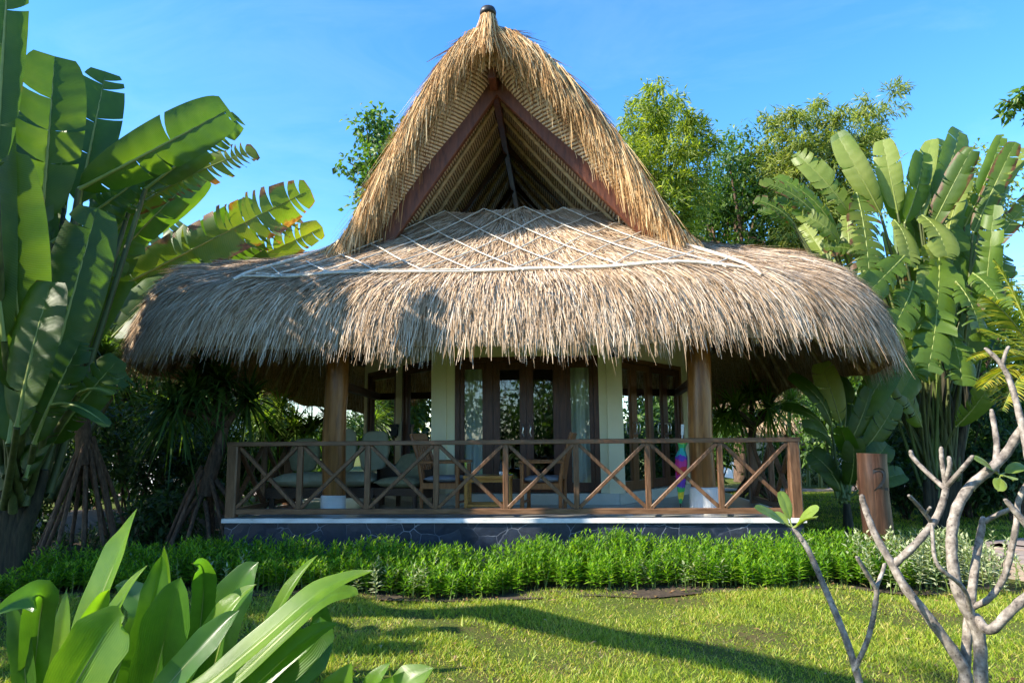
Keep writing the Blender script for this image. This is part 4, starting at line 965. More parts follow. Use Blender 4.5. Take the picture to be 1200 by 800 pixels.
# ================================================================== RIGHT TRAVELLER'S PALM
RBs = W(1102, 560, 11.6); RBb = RBs.copy(); RBb[2] = 0
def rs(ax, ay, bx, by, wpx, Y=11.6, n=(-.3, -.9, .3), dY=0, **k):
    k.setdefault('tear', .22); k.setdefault('sc', .12)
    return dict(a=W(ax, ay, Y), b=W(bx, by, Y+dY), w=1.0*wpx/800*Y, n=n, stk='stalk_dark', p0=W(1085+RNG.uniform(0, 42), 560, 11.6), **k)
rsp = [
 rs(1032, 250, 983, 162, 34, n=(-.6, -.8, .3), m='blade_pale', sag=.08, tear=.08),
 rs(1052, 250, 1034, 164, 33, n=(-.5, -.9, .2), m='blade_pale', tear=.12),
 rs(1060, 262, 1082, 178, 38, n=(.3, -.9, .2), tear=.15),
 rs(1078, 262, 1092, 163, 28, n=(-.7, -.7, .2), m='blade_pale', tear=.1, dY=.6),
 rs(1092, 235, 1124, 152, 38, n=(.2, -1, .2), tear=.12, dY=.8),
 rs(1088, 275, 1140, 172, 34, n=(-.3, -.9, .3), sc=.4, tear=.25, dY=-.5),
 rs(1112, 270, 1132, 195, 30, n=(-.5, -.8, .2), m='blade_pale', dY=.6),
 rs(1140, 275, 1190, 166, 30, n=(-.4, -.9, .3), sc=.2, tear=.3),
 rs(1150, 262, 1204, 172, 26, n=(-.6, -.8, .3), sc=.35, tear=.5, m='blade_pale', dY=.4),
 rs(1155, 300, 1215, 225, 30, n=(-.3, -.9, .4), sc=.3, tear=.5),
 rs(1000, 258, 932, 180, 34, n=(-.5, -.8, .4), m='blade_pale', tear=.35, sag=.12),
 rs(962, 260, 890, 212, 27, n=(-.2, -.8, .5), tear=.6, sc=.4, sag=.12, gap=1.5),
 rs(930, 262, 884, 234, 22, n=(-.2, -.8, .5), tear=.6, sc=.5, sag=.12, gap=1.4),
 rs(985, 285, 935, 250, 28, n=(-.4, -.8, .4), m='blade_pale', tear=.3, sag=.15),
 rs(1004, 226, 1020, 338, 52, n=(0, -1, .3), tear=.6, sc=.75, sag=.04, dY=-.7, gap=1.3),
 rs(1048, 258, 1066, 312, 34, n=(.2, -1, .2), m='blade_pale', tear=.2, sag=.1, dY=-.4),
 rs(1080, 252, 1110, 300, 44, n=(.1, -1, .3), tear=.15, m='blade_pale', sag=.1, dY=-.5),
 rs(1100, 292, 1094, 388, 58, n=(0, -1, .25), tear=.35, sc=.15, sag=.04, dY=-.8),
 rs(1015, 300, 965, 290, 40, n=(-.2, -.8, .5), tear=.5, sc=.55, sag=.12),
 rs(1020, 320, 1000, 270, 36, n=(-.2, -.9, .4), tear=.5, sc=.5, dY=.5),
 rs(1130, 420, 1122, 290, 40, n=(.3, -1, .1), tear=.2, dY=.5),
 rs(1150, 400, 1165, 240, 34, n=(-.5, -.8, .2), tear=.3, dY=-.5),
 rs(1075, 420, 1050, 350, 40, n=(-.2, -1, .2), tear=.3, dY=.6),
 rs(1060, 380, 1030, 300, 46, n=(0, -1, .2), tear=.3, sc=.3, dY=.4),
 rs(1120, 360, 1150, 280, 46, n=(0, -1, .2), tear=.2, dY=.3),
 rs(1075, 350, 1062, 240, 42, n=(.1, -1, .2), tear=.3, sc=.3, dY=.8),
 rs(1110, 340, 1116, 220, 44, n=(.1, -1, .2), tear=.2, dY=.9),
 rs(1140, 380, 1180, 300, 40, n=(-.1, -1, .2), tear=.3, sc=.3, dY=.2),
 rs(1050, 430, 1020, 380, 36, n=(.1, -1, .3), tear=.3, sc=.2, dY=.3, sag=.12),
 rs(1120, 450, 1140, 370, 40, n=(.1, -1, .2), tear=.2, dY=-.2),
 rs(1100, 430, 1090, 340, 44, n=(.1, -1, .2), tear=.2, dY=.7),
 rs(1085, 480, 1070, 400, 34, n=(.2, -1, .2), tear=.2, dY=.6),
]
tr = []
for k in range(8):
    x0 = 1080+k*8; tr.append(([W(x0*.5+545, 590, 11.6)*[1, 1, 0], W(x0*.7+330, 540, 11.6), W(x0+RNG.uniform(-8, 8), 480, 11.6), W(x0+RNG.uniform(-14, 14), 420, 11.6)], [.075, .06, .045, .03]))
for q_ in list(rsp):
    j = RNG.normal(0, 1, 2)*[.28, .22]; q2 = dict(q_); off = np.array([j[0], RNG.uniform(.1, .7), j[1]-.12])
    q2['a'] = q_['a']+off*.7; q2['b'] = q_['b']+off; q2['w'] = q_['w']*RNG.uniform(.75, 1.0); q2['n'] = (RNG.uniform(-.7, .4), -.9, RNG.uniform(0, .35)); q2['m'] = ['blade_lit', 'blade_pale', 'blade_lit'][RNG.integers(0, 3)]; rsp.append(q2)
for (ax, ay, bx, by) in ((1080, 500, 1040, 440), (1120, 500, 1165, 440), (1090, 450, 1068, 365)):
    rsp.append(rs(ax, ay, bx, by, 40, Y=11.2, n=(RNG.uniform(-.5, .5), -1, .2), tear=.2, dY=-.3))
for (ax, ay, bx, by, w_) in ((1070, 330, 1040, 395, 46), (1120, 330, 1150, 400, 46), (1098, 350, 1086, 440, 50), (1060, 300, 1010, 350, 42), (1140, 320, 1175, 360, 42), (1110, 380, 1128, 452, 44), (1080, 400, 1056, 462, 42)):
    rsp.append(rs(ax, ay, bx, by, w_, Y=11.1, n=(RNG.uniform(-.4, .4), -1, .3), tear=.35, dY=-.5, sag=.08))
for k in range(14):        # bare green stalks rising from the base
    x0 = 1085+RNG.uniform(-22, 40); x1 = x0+(x0-1098)*.9+RNG.uniform(-14, 14); yy = RNG.uniform(330, 440); Yk = 11.6+RNG.uniform(-.4, .5)
    rsp.append(dict(p0=W(1096+(x0-1098)*.4, 575, 11.6), a=W(x1, yy, Yk), b=W(x1+(x1-1098)*.25, yy-RNG.uniform(40, 70), Yk), w=.25, n=(RNG.uniform(-.5, .5), -1, .2), tear=.3, stk='stalk'))
o = fan_plant('traveller_palm', "traveller's palm with upright paddle leaves right of the thatched roof, some scorched brown", RBb, rsp, RBs, ('blade_lit', 'rib', 'scorch'), trunk=None, group="traveller's palms", r0=.03)
mb = MB()
for a_ in tr: mb.tube(*a_, 8, 0, wob=.05)
mb.build('trunk', MAT['stalk_deep'], o, RBb)
# lower clump beside the right end of the roof
B2 = W(990, 560, 10.6); B2[2] = 0; S2 = W(990, 585, 10.6)
def r2(ax, ay, bx, by, wpx, Y=10.6, n=(-.3, -.9, .3), dY=0, **k):
    k.setdefault('tear', .06); k.setdefault('sc', .03)
    return dict(a=W(ax, ay, Y), b=W(bx, by, Y+dY), w=wpx/800*Y, n=n, **k)
l2 = [r2(1002, 495, 1046, 424, 40, n=(-.5, -.9, .2), sag=.02), r2(985, 495, 962, 425, 34, n=(-.3, -1, .2), m='blade_pale'),
      r2(975, 500, 925, 440, 30, n=(.2, -.7, .6), sag=.14), r2(968, 505, 915, 478, 26, n=(0, -.6, .8), sag=.18), r2(995, 520, 1020, 455, 30, n=(.2, -1, .1)),
      r2(1010, 530, 1050, 470, 34, n=(.3, -1, .2)), r2(990, 500, 985, 440, 34, n=(.3, -1, .2), dY=.5), r2(975, 525, 940, 500, 30, n=(-.2, -.8, .6), sag=.15, dY=-.4), r2(1005, 545, 985, 500, 26, n=(-.6, -.7, .3), dY=-.5), r2(1000, 560, 1040, 520, 34, n=(.2, -1, .3), sag=.12), r2(980, 560, 950, 530, 30, n=(-.2, -1, .3), sag=.12), r2(995, 570, 1000, 515, 34, n=(.1, -1, .2), dY=-.4), r2(1005, 575, 1060, 555, 28, n=(0, -.8, .5), sag=.15), r2(985, 575, 965, 545, 30, n=(0, -.8, .5), sag=.12)]
fan_plant('banana_plant', 'low banana plant between the roof edge and the numbered log post', B2, l2, S2, trunk=[([B2, B2+[0, 0, .25], B2+[0, 0, .5]], [.09, .07, .05])], cat='banana plant', r0=.028)

# ================================================================== TREES BEHIND
def bamboo(label, px, Y, tops, mat, nper, spread, group='bamboo clumps'):
    base = G(px, Y); t = thing('bamboo_clump', label, 'bamboo', tuple(base), group=group)
    mb = MB(); lf = MB()
    for (tx, ty) in tops:
        top = W(tx, ty, Y+RNG.uniform(-1.5, 1.5)); b0 = base+RNG.normal(0, .5, 3)*[1, 1, 0]
        H_ = top-b0; pts = []
        for q in np.linspace(0, 1, 12):
            p = b0 + H_*np.array([q**2.0, q**2.0, 1.0*q**.9]); pts.append(p)
        mb.tube(pts, np.linspace(.06, .008, 12), 6)
        P = np.array(pts); n = nper; q = 1-RNG.random(n)**1.1*.8
        c = np.stack([np.interp(q, np.linspace(0, 1, 12), P[:, i]) for i in range(3)], 1)
        # side twigs
        nt_ = max(10, n//34); k = RNG.integers(0, nt_, n); tq = 1-RNG.random(nt_)**1.05*.8; td = rdir(nt_)*[1, 1, .45]+[0, 0, .25]; tl = RNG.uniform(.35, 1.0, nt_)*spread*np.clip((1.08-tq)*3.2, .14, 1)
        tc = np.stack([np.interp(tq, np.linspace(0, 1, 12), P[:, i]) for i in range(3)], 1)
        f = RNG.random(n)**.6
        p = tc[k] + td[k]*(tl[k]*f)[:, None] - np.array([0, 0, 1])*(f*f*tl[k]*.35)[:, None] + RNG.normal(0, .10, (n, 3))
        d = td[k]*.7 + rdir(n)*.7 + np.array([0, 0, -.45])
        leaves(lf, p, d, np.array([0, 0, 1.])+rdir(n)*.6, RNG.uniform(.20, .38, n), RNG.uniform(.035, .06, n), 0, .1, .15)
    mb.build('culms', MAT['stalk'], t, base); lf.build('crown', MAT[mat], t, base); return t
bamboo('bright yellow-green bamboo clump rising behind the right slope of the gable', 770, 20, [(735, 128), (752, 105), (772, 92), (790, 112), (808, 130), (820, 150), (745, 150), (775, 130), (835, 160), (728, 165), (760, 170), (800, 165)], 'bamboo_leaf', 2700, 1.5)
bamboo('feathery grey-green bamboo clump behind the right end of the roof', 965, 22, [(905, 140), (930, 130), (958, 118), (985, 128), (1015, 118), (1050, 100), (1035, 140), (895, 170), (940, 165), (975, 160), (1010, 165)], 'bamboo_dark', 3400, 1.7)
tree('broadleaf_tree', 'dark dense tree between the two bamboo clumps behind the roof', G(868, 24), 8, W(866, 240, 24), 2.9, 40, 15000, .24, .09, 'mid_leaf', (1, 1, 1.1), .2, 'broadleaf trees')
tree('broadleaf_tree', 'dark green treetop peeking out behind the left slope of the gable', G(440, 22), 9, W(452, 195, 22), 1.6, 34, 2600, .24, .14, 'mid_leaf', (.95, 1, 1.3), .15, 'broadleaf trees')
tree('broadleaf_tree', 'pale leafy tree behind the traveller palm on the right', G(1120, 26), 8, W(1125, 240, 26), 2.6, 30, 5200, .22, .10, 'bamboo_dark', (1.2, 1, .9), .18, 'broadleaf trees')
# overhanging branch, top right
bb = np.array([9.6, 9.4, 0.]); t = thing('broadleaf_tree', 'tree beyond the right edge with one leafy branch tip reaching into view', 'tree', tuple(bb))
mb = MB(); br = W(1440, 180, 9.2)
mb.tube([bb, bb+[-.1, 0, 2.2], br, br+[.3, .2, 1.6]], [.17, .14, .11, .07], 9, wob=.06)
mb.tube([br, W(1330, 150, 9.1), W(1240, 138, 9), W(1200, 124, 9), W(1176, 118, 9)], [.07, .05, .03, .018, .008], 6)
for q in range(6): mb.tube([br+[.1, .1, .5+.15*q], br+[.6*math.cos(q*2.1)+.3, .7*math.sin(q*2.1)+.3, 1.6+.2*q]], [.05, .015], 5)
mb.build('trunk', MAT['brownbark'], t, bb)
mb = MB(); cloud(mb, [W(1205, 110, 9), W(1185, 122, 9), W(1178, 132, 9.1), W(1215, 130, 9), W(1196, 112, 8.9), W(1240, 125, 9), W(1290, 140, 9)], [.16, .13, .10, .16, .12, .25, .3], 520, .15, .07, hollow=.1)
cs, rs_ = crown_clumps(br+[.6, .3, 1.9], 1.5, 16, (1, 1, .8)); cloud(mb, cs, rs_, 2600, .16, .08)
mb.build('crown', MAT['mid_leaf'], t, bb)

# screw pines: stilt roots, leaning stem, strap-leaf rosettes
def rosette(mb, c, n, L, w, mat=0, up=.4, droop=.55):
    d = unit(rdir(n)*[1, 1, .8]+[0, 0, up]); c = np.asarray(c)+np.zeros((n, 3))
    Ls = RNG.uniform(.6, 1.1, n)*L
    s = np.cross(d, [0, 0, 1.])+1e-4
    strands(mb, c+d*.05, d, s, Ls, RNG.uniform(.8, 1.2, n)*w, droop*Ls*RNG.uniform(.5, 1.3, n), 5, mat, .9)
def screw_pine(label, px, py, Y, stem, heads, nl=120, L=.9, lm='strap'):
    base = G(px, Y); base[2] = 0; t = thing('screw_pine', label, 'tree', tuple(base), group='screw pines with stilt roots')
    mb = MB(); s0 = W(*stem[0])
    mb.tube([W(*q) for q in stem], np.linspace(.11, .08, len(stem)), 9, wob=.08)
    for h in heads: 
        e = W(*stem[-1]); hp = W(*h); mb.tube([e, (e+hp)/2+[0, 0, .05], hp], [.07, .055, .04], 7)
    mb.build('trunk', MAT['brownbark'], t, base)
    for k in range(13):
        a = k/13*2*math.pi+RNG.uniform(-.2, .2); r = RNG.uniform(.45, .8); z0 = s0[2]+RNG.uniform(-.1, .45)
        st_ = s0*[1, 1, 0]+[0, 0, z0]+np.array([math.cos(a), math.sin(a), 0])*.06
        en = np.array([s0[0]+r*math.cos(a), s0[1]+r*math.sin(a), -.03])
        MB().tube([st_, st_*.6+en*.4+[0, 0, .06], st_*.25+en*.75+[0, 0, .03], en], [.032, .028, .026, .03], 7, wob=.06).build('stilt_root', MAT['brownbark'], t, base)
    lf = MB()
    for h in heads: rosette(lf, W(*h), nl, L, .06)
    lf.build('leaves', MAT[lm], t, base)
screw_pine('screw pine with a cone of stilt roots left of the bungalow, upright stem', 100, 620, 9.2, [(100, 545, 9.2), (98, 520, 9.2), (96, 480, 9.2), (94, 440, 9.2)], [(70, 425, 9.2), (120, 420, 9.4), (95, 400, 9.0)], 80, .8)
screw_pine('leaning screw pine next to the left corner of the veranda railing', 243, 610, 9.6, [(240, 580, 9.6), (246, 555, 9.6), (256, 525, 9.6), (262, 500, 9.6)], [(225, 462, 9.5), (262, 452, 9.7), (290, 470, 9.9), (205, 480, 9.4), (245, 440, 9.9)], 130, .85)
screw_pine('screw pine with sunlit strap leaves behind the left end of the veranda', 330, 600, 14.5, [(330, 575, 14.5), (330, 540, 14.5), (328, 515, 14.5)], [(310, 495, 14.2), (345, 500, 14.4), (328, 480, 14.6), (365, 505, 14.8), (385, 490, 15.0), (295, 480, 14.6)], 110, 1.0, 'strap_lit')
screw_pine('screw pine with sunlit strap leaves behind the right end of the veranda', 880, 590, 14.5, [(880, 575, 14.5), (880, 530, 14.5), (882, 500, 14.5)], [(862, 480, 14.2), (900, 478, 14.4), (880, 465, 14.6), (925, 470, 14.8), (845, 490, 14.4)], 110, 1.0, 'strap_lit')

# arching palm on the right edge
def palm(label, base, head, fronds, mat='palm', trunk_r=.07, LL=.42, via=None):
    base = np.array(base, float); head = np.array(head, float); t = thing('palm_tree', label, 'palm', tuple(base), group='feather palms')
    tp_ = [base]+[np.array(v_, float) for v_ in (via or [base*.6+head*.4])]+[head]
    MB().tube(tp_, np.linspace(trunk_r*1.2, trunk_r*.8, len(tp_)), 9, wob=.05).build('trunk', MAT['dead'], t, base)
    for tipp in fronds:
        tipp = np.array(tipp, float); mid = (head+tipp)/2+[0, 0, .22*np.linalg.norm(tipp-head)]
        q = np.linspace(0, 1, 13)[:, None]; P = (1-q)**2*head+2*q*(1-q)*mid+q*q*tipp
        mb = MB(); mb.tube(P, np.linspace(.02, .004, 13), 5, 1)
        n = 84; qq = np.repeat(np.linspace(.15, 1, n//2), 2); c = np.stack([np.interp(qq, np.linspace(0, 1, 13), P[:, i]) for i in range(3)], 1)
        T_ = unit(np.stack([np.interp(qq, np.linspace(0, 1, 13), np.gradient(P, axis=0)[:, i]) for i in range(3)], 1))
        s = unit(np.cross(T_, [0, 0, 1.]))*np.tile([1, -1], n//2)[:, None]
        L_ = LL*np.sin(np.clip(qq*1.02, 0, 1)*math.pi*.86+.35)*RNG.uniform(.85, 1.1, n)
        strands(mb, c, s*.8+T_*.55+RNG.normal(0, .06, (n, 3))+[0, 0, .12], np.cross(s, T_)*.4+T_, np.maximum(L_, .08), np.full(n, .030), .35*np.maximum(L_, .08), 4, 0, .85)
        mb.build('frond', [MAT[mat], MAT['rib']], t, base)
palm('feather palm with yellowing fronds at the right edge behind the bare branches', G(1235, 10.0), W(1222, 430, 10.0), [W(1150, 345, 9.6), W(1138, 420, 9.5), W(1165, 305, 10.2), W(1260, 300, 10), W(1145, 385, 10.6), W(1290, 380, 9.8), W(1150, 455, 9.6), W(1175, 480, 9.2), W(1210, 300, 10.5)])

# undergrowth: individual shrubs around and behind
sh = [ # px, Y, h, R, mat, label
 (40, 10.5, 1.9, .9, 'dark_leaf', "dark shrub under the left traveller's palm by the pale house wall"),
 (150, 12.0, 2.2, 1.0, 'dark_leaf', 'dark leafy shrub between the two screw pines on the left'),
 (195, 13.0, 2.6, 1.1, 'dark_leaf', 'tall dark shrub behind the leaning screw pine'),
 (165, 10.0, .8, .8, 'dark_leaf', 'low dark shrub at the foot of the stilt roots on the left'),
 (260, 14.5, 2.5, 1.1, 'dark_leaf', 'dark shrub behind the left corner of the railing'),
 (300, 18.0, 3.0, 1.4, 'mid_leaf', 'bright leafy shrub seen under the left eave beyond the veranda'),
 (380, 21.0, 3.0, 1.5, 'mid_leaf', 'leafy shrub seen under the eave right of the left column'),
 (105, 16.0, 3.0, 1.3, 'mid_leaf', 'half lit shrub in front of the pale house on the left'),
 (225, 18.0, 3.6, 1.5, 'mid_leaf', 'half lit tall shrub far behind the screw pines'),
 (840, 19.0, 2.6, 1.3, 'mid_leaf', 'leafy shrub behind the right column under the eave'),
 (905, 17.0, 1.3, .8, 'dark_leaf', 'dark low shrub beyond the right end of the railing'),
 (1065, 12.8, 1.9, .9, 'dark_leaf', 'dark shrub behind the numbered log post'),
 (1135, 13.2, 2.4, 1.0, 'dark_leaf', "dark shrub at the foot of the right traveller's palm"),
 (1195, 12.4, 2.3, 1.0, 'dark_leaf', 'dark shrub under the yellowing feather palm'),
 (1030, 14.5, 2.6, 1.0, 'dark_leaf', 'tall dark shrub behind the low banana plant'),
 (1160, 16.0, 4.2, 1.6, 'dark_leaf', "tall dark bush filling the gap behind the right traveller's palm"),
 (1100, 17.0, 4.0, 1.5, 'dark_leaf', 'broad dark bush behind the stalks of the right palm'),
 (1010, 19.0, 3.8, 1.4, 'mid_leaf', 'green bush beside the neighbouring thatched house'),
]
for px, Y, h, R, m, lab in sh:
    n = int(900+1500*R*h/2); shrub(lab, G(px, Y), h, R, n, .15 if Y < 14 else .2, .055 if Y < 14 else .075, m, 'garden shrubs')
# low sunlit flower bed plants in front of the neighbour house
for px, Y, lab in ((925, 23, 'sunlit pale green border plant left of the navy bin'), (965, 22.6, 'sunlit pale green border plant in front of the navy bin'), (1000, 22.8, 'sunlit pale green border plant right of the navy bin')):
    shrub(lab, G(px, Y), .55, .75, 800, .14, .06, 'hedge_pale', 'border plants before the neighbouring house', 'border_plant')

# far tree belt beyond the garden
for k, (px, Y, top, R) in enumerate(((-60, 34, 300, 4.5), (60, 36, 330, 4.5), (190, 34, 320, 4.0), (330, 38, 330, 4.2), (480, 40, 330, 4.2), (860, 36, 320, 4.2), (985, 34, 310, 4.0), (1110, 36, 290, 4.5), (1230, 34, 280, 4.5))):
    labs = ["far tree at the left edge behind the pale house", "far tree above the pale house on the left", "far tree behind the left end of the thatch", "far tree seen under the left eave", "far tree hidden behind the middle of the bungalow", "far tree beyond the right column", "far tree above the neighbouring thatched roof", "far tree behind the right traveller's palm", "far tree at the right edge of the garden"]
    tp = W(px, top, Y)
    tree('broadleaf_tree', labs[k], G(px, Y), 8, tp-[0, 0, R*1.15], R, 34, 5200, .42, .19, 'mid_leaf', (1.15, 1, .95), .22, 'far trees')

# unseen tree added on the left to shade that side of the garden, and the garden behind the camera that the glass mirrors
tree('broadleaf_tree', 'spreading tree added out of view at the left to shade the dark corner', (-9.6, 6.2, 0), 6, (-9.6, 6.2, 4.2), 2.9, 46, 12000, .26, .13, 'mid_leaf', (1, 1.15, .85), .2, 'unseen trees added for shade')
for k, (x, y, h, R) in enumerate(((-7, -11, 5.0, 2.6), (-1.5, -13, 5.6, 2.8), (4.2, -12, 4.6, 2.5), (9.5, -10, 5.0, 2.8))):
    tree('broadleaf_tree', ['tree mirrored in the left windows', 'tree mirrored in the left door pane', 'tree mirrored in the right door pane', 'tree mirrored in the folding doors'][k]+' from the garden behind the viewer', (x, y, 0), h, (x, y, h*.48), R*1.35, 34, 5600, .34, .15, 'mid_leaf', (1.1, 1, .9), .2, 'trees behind the viewer')

ob = np.array([-7.6, 7.0, 0.0]); ospec = []  # unseen palm added to throw shade on the left thatch
for k in range(15):
    a_ = ob+[RNG.uniform(-.2, .2), RNG.uniform(-.2, .2), RNG.uniform(2.6, 4.2)]
    b_ = np.array([-7.6+RNG.uniform(-.7, .9), RNG.uniform(6.3, 7.7), RNG.uniform(5.2, 6.9)])
    ospec.append(dict(a=a_, b=b_, w=.62, n=(-.74, -.5, .5), tear=.4, sag=.05, stk='stalk_dark'))
fan_plant('traveller_palm', "traveller's palm added out of view at the left to shade the left end of the thatch", ob, ospec, ob+[0, 0, .6], trunk=[([ob-[0, 0, .05], ob+[.03, 0, .8], ob+[0, 0, 1.6]], [.2, .17, .12])], group="traveller's palms")

tree('broadleaf_tree', 'dense tree added out of view behind the leftmost palm to block sky light', (-11.5, 12.0, 0), 6, (-11.5, 12.0, 4.0), 3.2, 46, 10000, .28, .14, 'dark_leaf', (1, 1.1, .95), .2, 'unseen trees added for shade')  # unseen tree added to keep sky light off the left side
# leaning coconut palm and a banana, added out of view to cast shadows on the lawn
palm('leaning coconut palm added out of view at the left to cast its shadow across the lawn', (-5.3, 5.7, 0), (-5.1, 1.2, 6.2), [np.array([-5.1, 1.2, 6.2])+np.array([.9*math.cos(a_), 1.0*math.sin(a_), .5-.3*(k_ % 2)]) for k_, a_ in enumerate((2.2, 3.3, 4.3, 5.2))], 'palm', .20, .35, [(-5.15, 5.3, 2.4), (-5.02, 4.6, 3.9), (-5.03, 3.2, 4.9)])
sb2 = np.array([-5.1, 4.1, 0.]); ospec = []
for k in range(11):
    a2 = k*2.4; ospec.append(dict(a=sb2+[.25*math.cos(a2), .25*math.sin(a2), 1.9+.06*k], b=sb2+[.7*math.cos(a2), .5*math.sin(a2), 2.7+.07*k], w=.4, n=(-.7, -.4, .6), tear=.2, sag=.08))
fan_plant('banana_plant', 'banana plant added out of view at the left to shade the lawn beside the lilies', sb2, ospec, sb2+[0, 0, .3], trunk=[([sb2-[0, 0, .05], sb2+[0, 0, .8], sb2+[0, 0, 1.9]], [.12, .10, .07])], cat='banana plant')

tree('broadleaf_tree', 'leafy tree beyond the right side of the bungalow that the folding doors mirror', (9.4, 15.6, 0), 5, (9.4, 15.6, 3.0), 2.3, 34, 7000, .24, .12, 'mid_leaf', (1, 1.2, .95), .16, 'side garden trees')
tree('broadleaf_tree', 'leafy tree beyond the left side of the bungalow that the left windows mirror', (-8.6, 17.0, 0), 5, (-8.6, 17.0, 2.9), 2.3, 34, 7000, .24, .12, 'mid_leaf', (1, 1.3, .95), .16, 'side garden trees')
# ================================================================== NEIGHBOURING HOUSES
nb = G(955, 25); nb[2] = 0
t = thing('neighbouring_house', 'white walled neighbouring house under a low thatched roof on the right', 'house', tuple(nb))
mb = MB(); mb.box((-2.6, 0, 0), (3.2, 4, 2.35)); mb.build('wall', MAT['white'], t)
mb = MB(); mb.box((-1.0, -.03, .05), (-.2, .02, 2.0)); mb.build('doorway', MAT['joinery'], t)
mb = MB(); mb.box((-2.62, -.05, 0), (3.22, -.004, .45)); mb.build('plinth', MAT['stone'], t)
rp = np.array([[-3.6, -1.1, 2.0], [4.2, -1.1, 2.0], [3.0, 2, 4.4], [-2.4, 2, 4.4]])
mb = MB(); mb.add(rp, [[0, 1, 2, 3]]); mb.add(rp-[0, -.1, .35], [[3, 2, 1, 0]])
mb.add([rp[0], rp[3], [-3.6, 5.1, 2.0]], [[0, 1, 2]]); mb.add([rp[1], [4.2, 5.1, 2.0], rp[2]], [[0, 1, 2]])
n = 9000; u = RNG.random(n)[:, None]; v = RNG.random(n)[:, None]**1.2
P = (rp[0]*(1-u)+rp[1]*u)*(1-v)+(rp[3]*(1-u)+rp[2]*u)*v
strands(mb, P+[0, -.03, .06], np.array([0, -.75, -.7])+rdir(n)*.25, np.array([1., 0, 0])+rdir(n)*.3, RNG.uniform(.3, .6, n), np.full(n, .04), np.full(n, .12), 3, 1)
mb.build('thatch', [MAT['thatch_base'], MAT['thatch']], t)
MAT['navy'] = noisy('navy_plastic', [(.3, (.008, .012, .09)), (.7, (.014, .02, .14))], 5, None, .4)
bp = G(961, 24.2); bp[2] = 0
t = thing('bin', 'navy blue upright bin standing against the neighbouring white wall', 'bin', tuple(bp))
mb = MB(); mb.add([[-.3,-.3,0],[.3,-.3,0],[.3,.3,0],[-.3,.3,0],[-.38,-.36,1.15],[.38,-.36,1.15],[.38,.36,1.15],[-.38,.36,1.15]], [[0,3,2,1],[0,1,5,4],[1,2,6,5],[2,3,7,6],[3,0,4,7]]); mb.build('body', MAT['navy'], t)
mb = MB(); mb.box((-.41, -.40, 1.15), (.41, .40, 1.22)).bar([-.35, .4, 1.2], [.35, .4, 1.2], .05, .05); mb.build('lid', MAT['navy'], t)
hb = G(95, 22); hb[2] = 0
t = thing('neighbouring_house', "pale rendered house glimpsed behind the left traveller's palm", 'house', tuple(hb))
mb = MB(); mb.box((-5.2, 0, 0), (3.4, 5, 3.0)); mb.build('wall', MAT['white'], t)
mb = MB(); v = np.array([[-5.7, -.6, 2.95], [3.9, -.6, 2.95], [3.9, 5.6, 2.95], [-5.7, 5.6, 2.95], [-3.0, 2.5, 4.6], [1.3, 2.5, 4.6]])
mb.add(v, [[0, 1, 5, 4], [2, 3, 4, 5]]); mb.add(v, [[1, 2, 5], [3, 0, 4]]); mb.add(v-[0, 0, .01], [[3, 2, 1, 0]]); mb.build('roof', MAT['thatch_base'], t)
mb = MB(); mb.box((1.0, -.05, .9), (2.2, .03, 2.1)); o = mb.build('window', MAT['joinery'], t)
mb = MB(); mb.box((1.08, -.06, .98), (2.12, -.055, 2.02)); mb.build('pane', MAT['glass'], o)

# ================================================================== PATH, BEDS
def sheet(name, pts, mat, lab, z=.05, sub=24):
    P = np.array(pts, float); 
    # ruled strip between the two long sides
    a, b = P[:len(P)//2], P[len(P)//2:][::-1]; V = []
    for q in np.linspace(0, 1, sub):
        for e in np.linspace(0, 1, 6):
            k = np.linspace(0, 1, len(a)); A = np.array([np.interp(q, k, a[:, i]) for i in range(2)]); B = np.array([np.interp(q, k, b[:, i]) for i in range(2)])
            p = A*(1-e)+B*e; V.append([p[0], p[1], float(gz(p[0], p[1]))*(1 if z < .2 else 0)+z])
    o = MB().add(V, grid_faces(sub, 6), 0, True).build(name, MAT[mat]); return tag(o, lab, name.replace('_', ' '), None, 'structure')
sheet('soil_bed', [(-6.5, 8.05), (-3, 7.95), (0, 7.95), (4.8, 7.9), (5.0, 6.80), (2, 6.86), (-2, 6.84), (-6.5, 6.9)], 'soil', 'dark soil strip under the clipped hedge', .012)
sheet('soil_bed', [(-12, 15.5), (-8, 15.5), (-5, 15.5), (-3.9, 15.5), (-3.9, 8.1), (-5, 8.0), (-8, 7.6), (-12, 7.6)], 'soil', 'shaded dark soil under the trees left of the bungalow', .035)
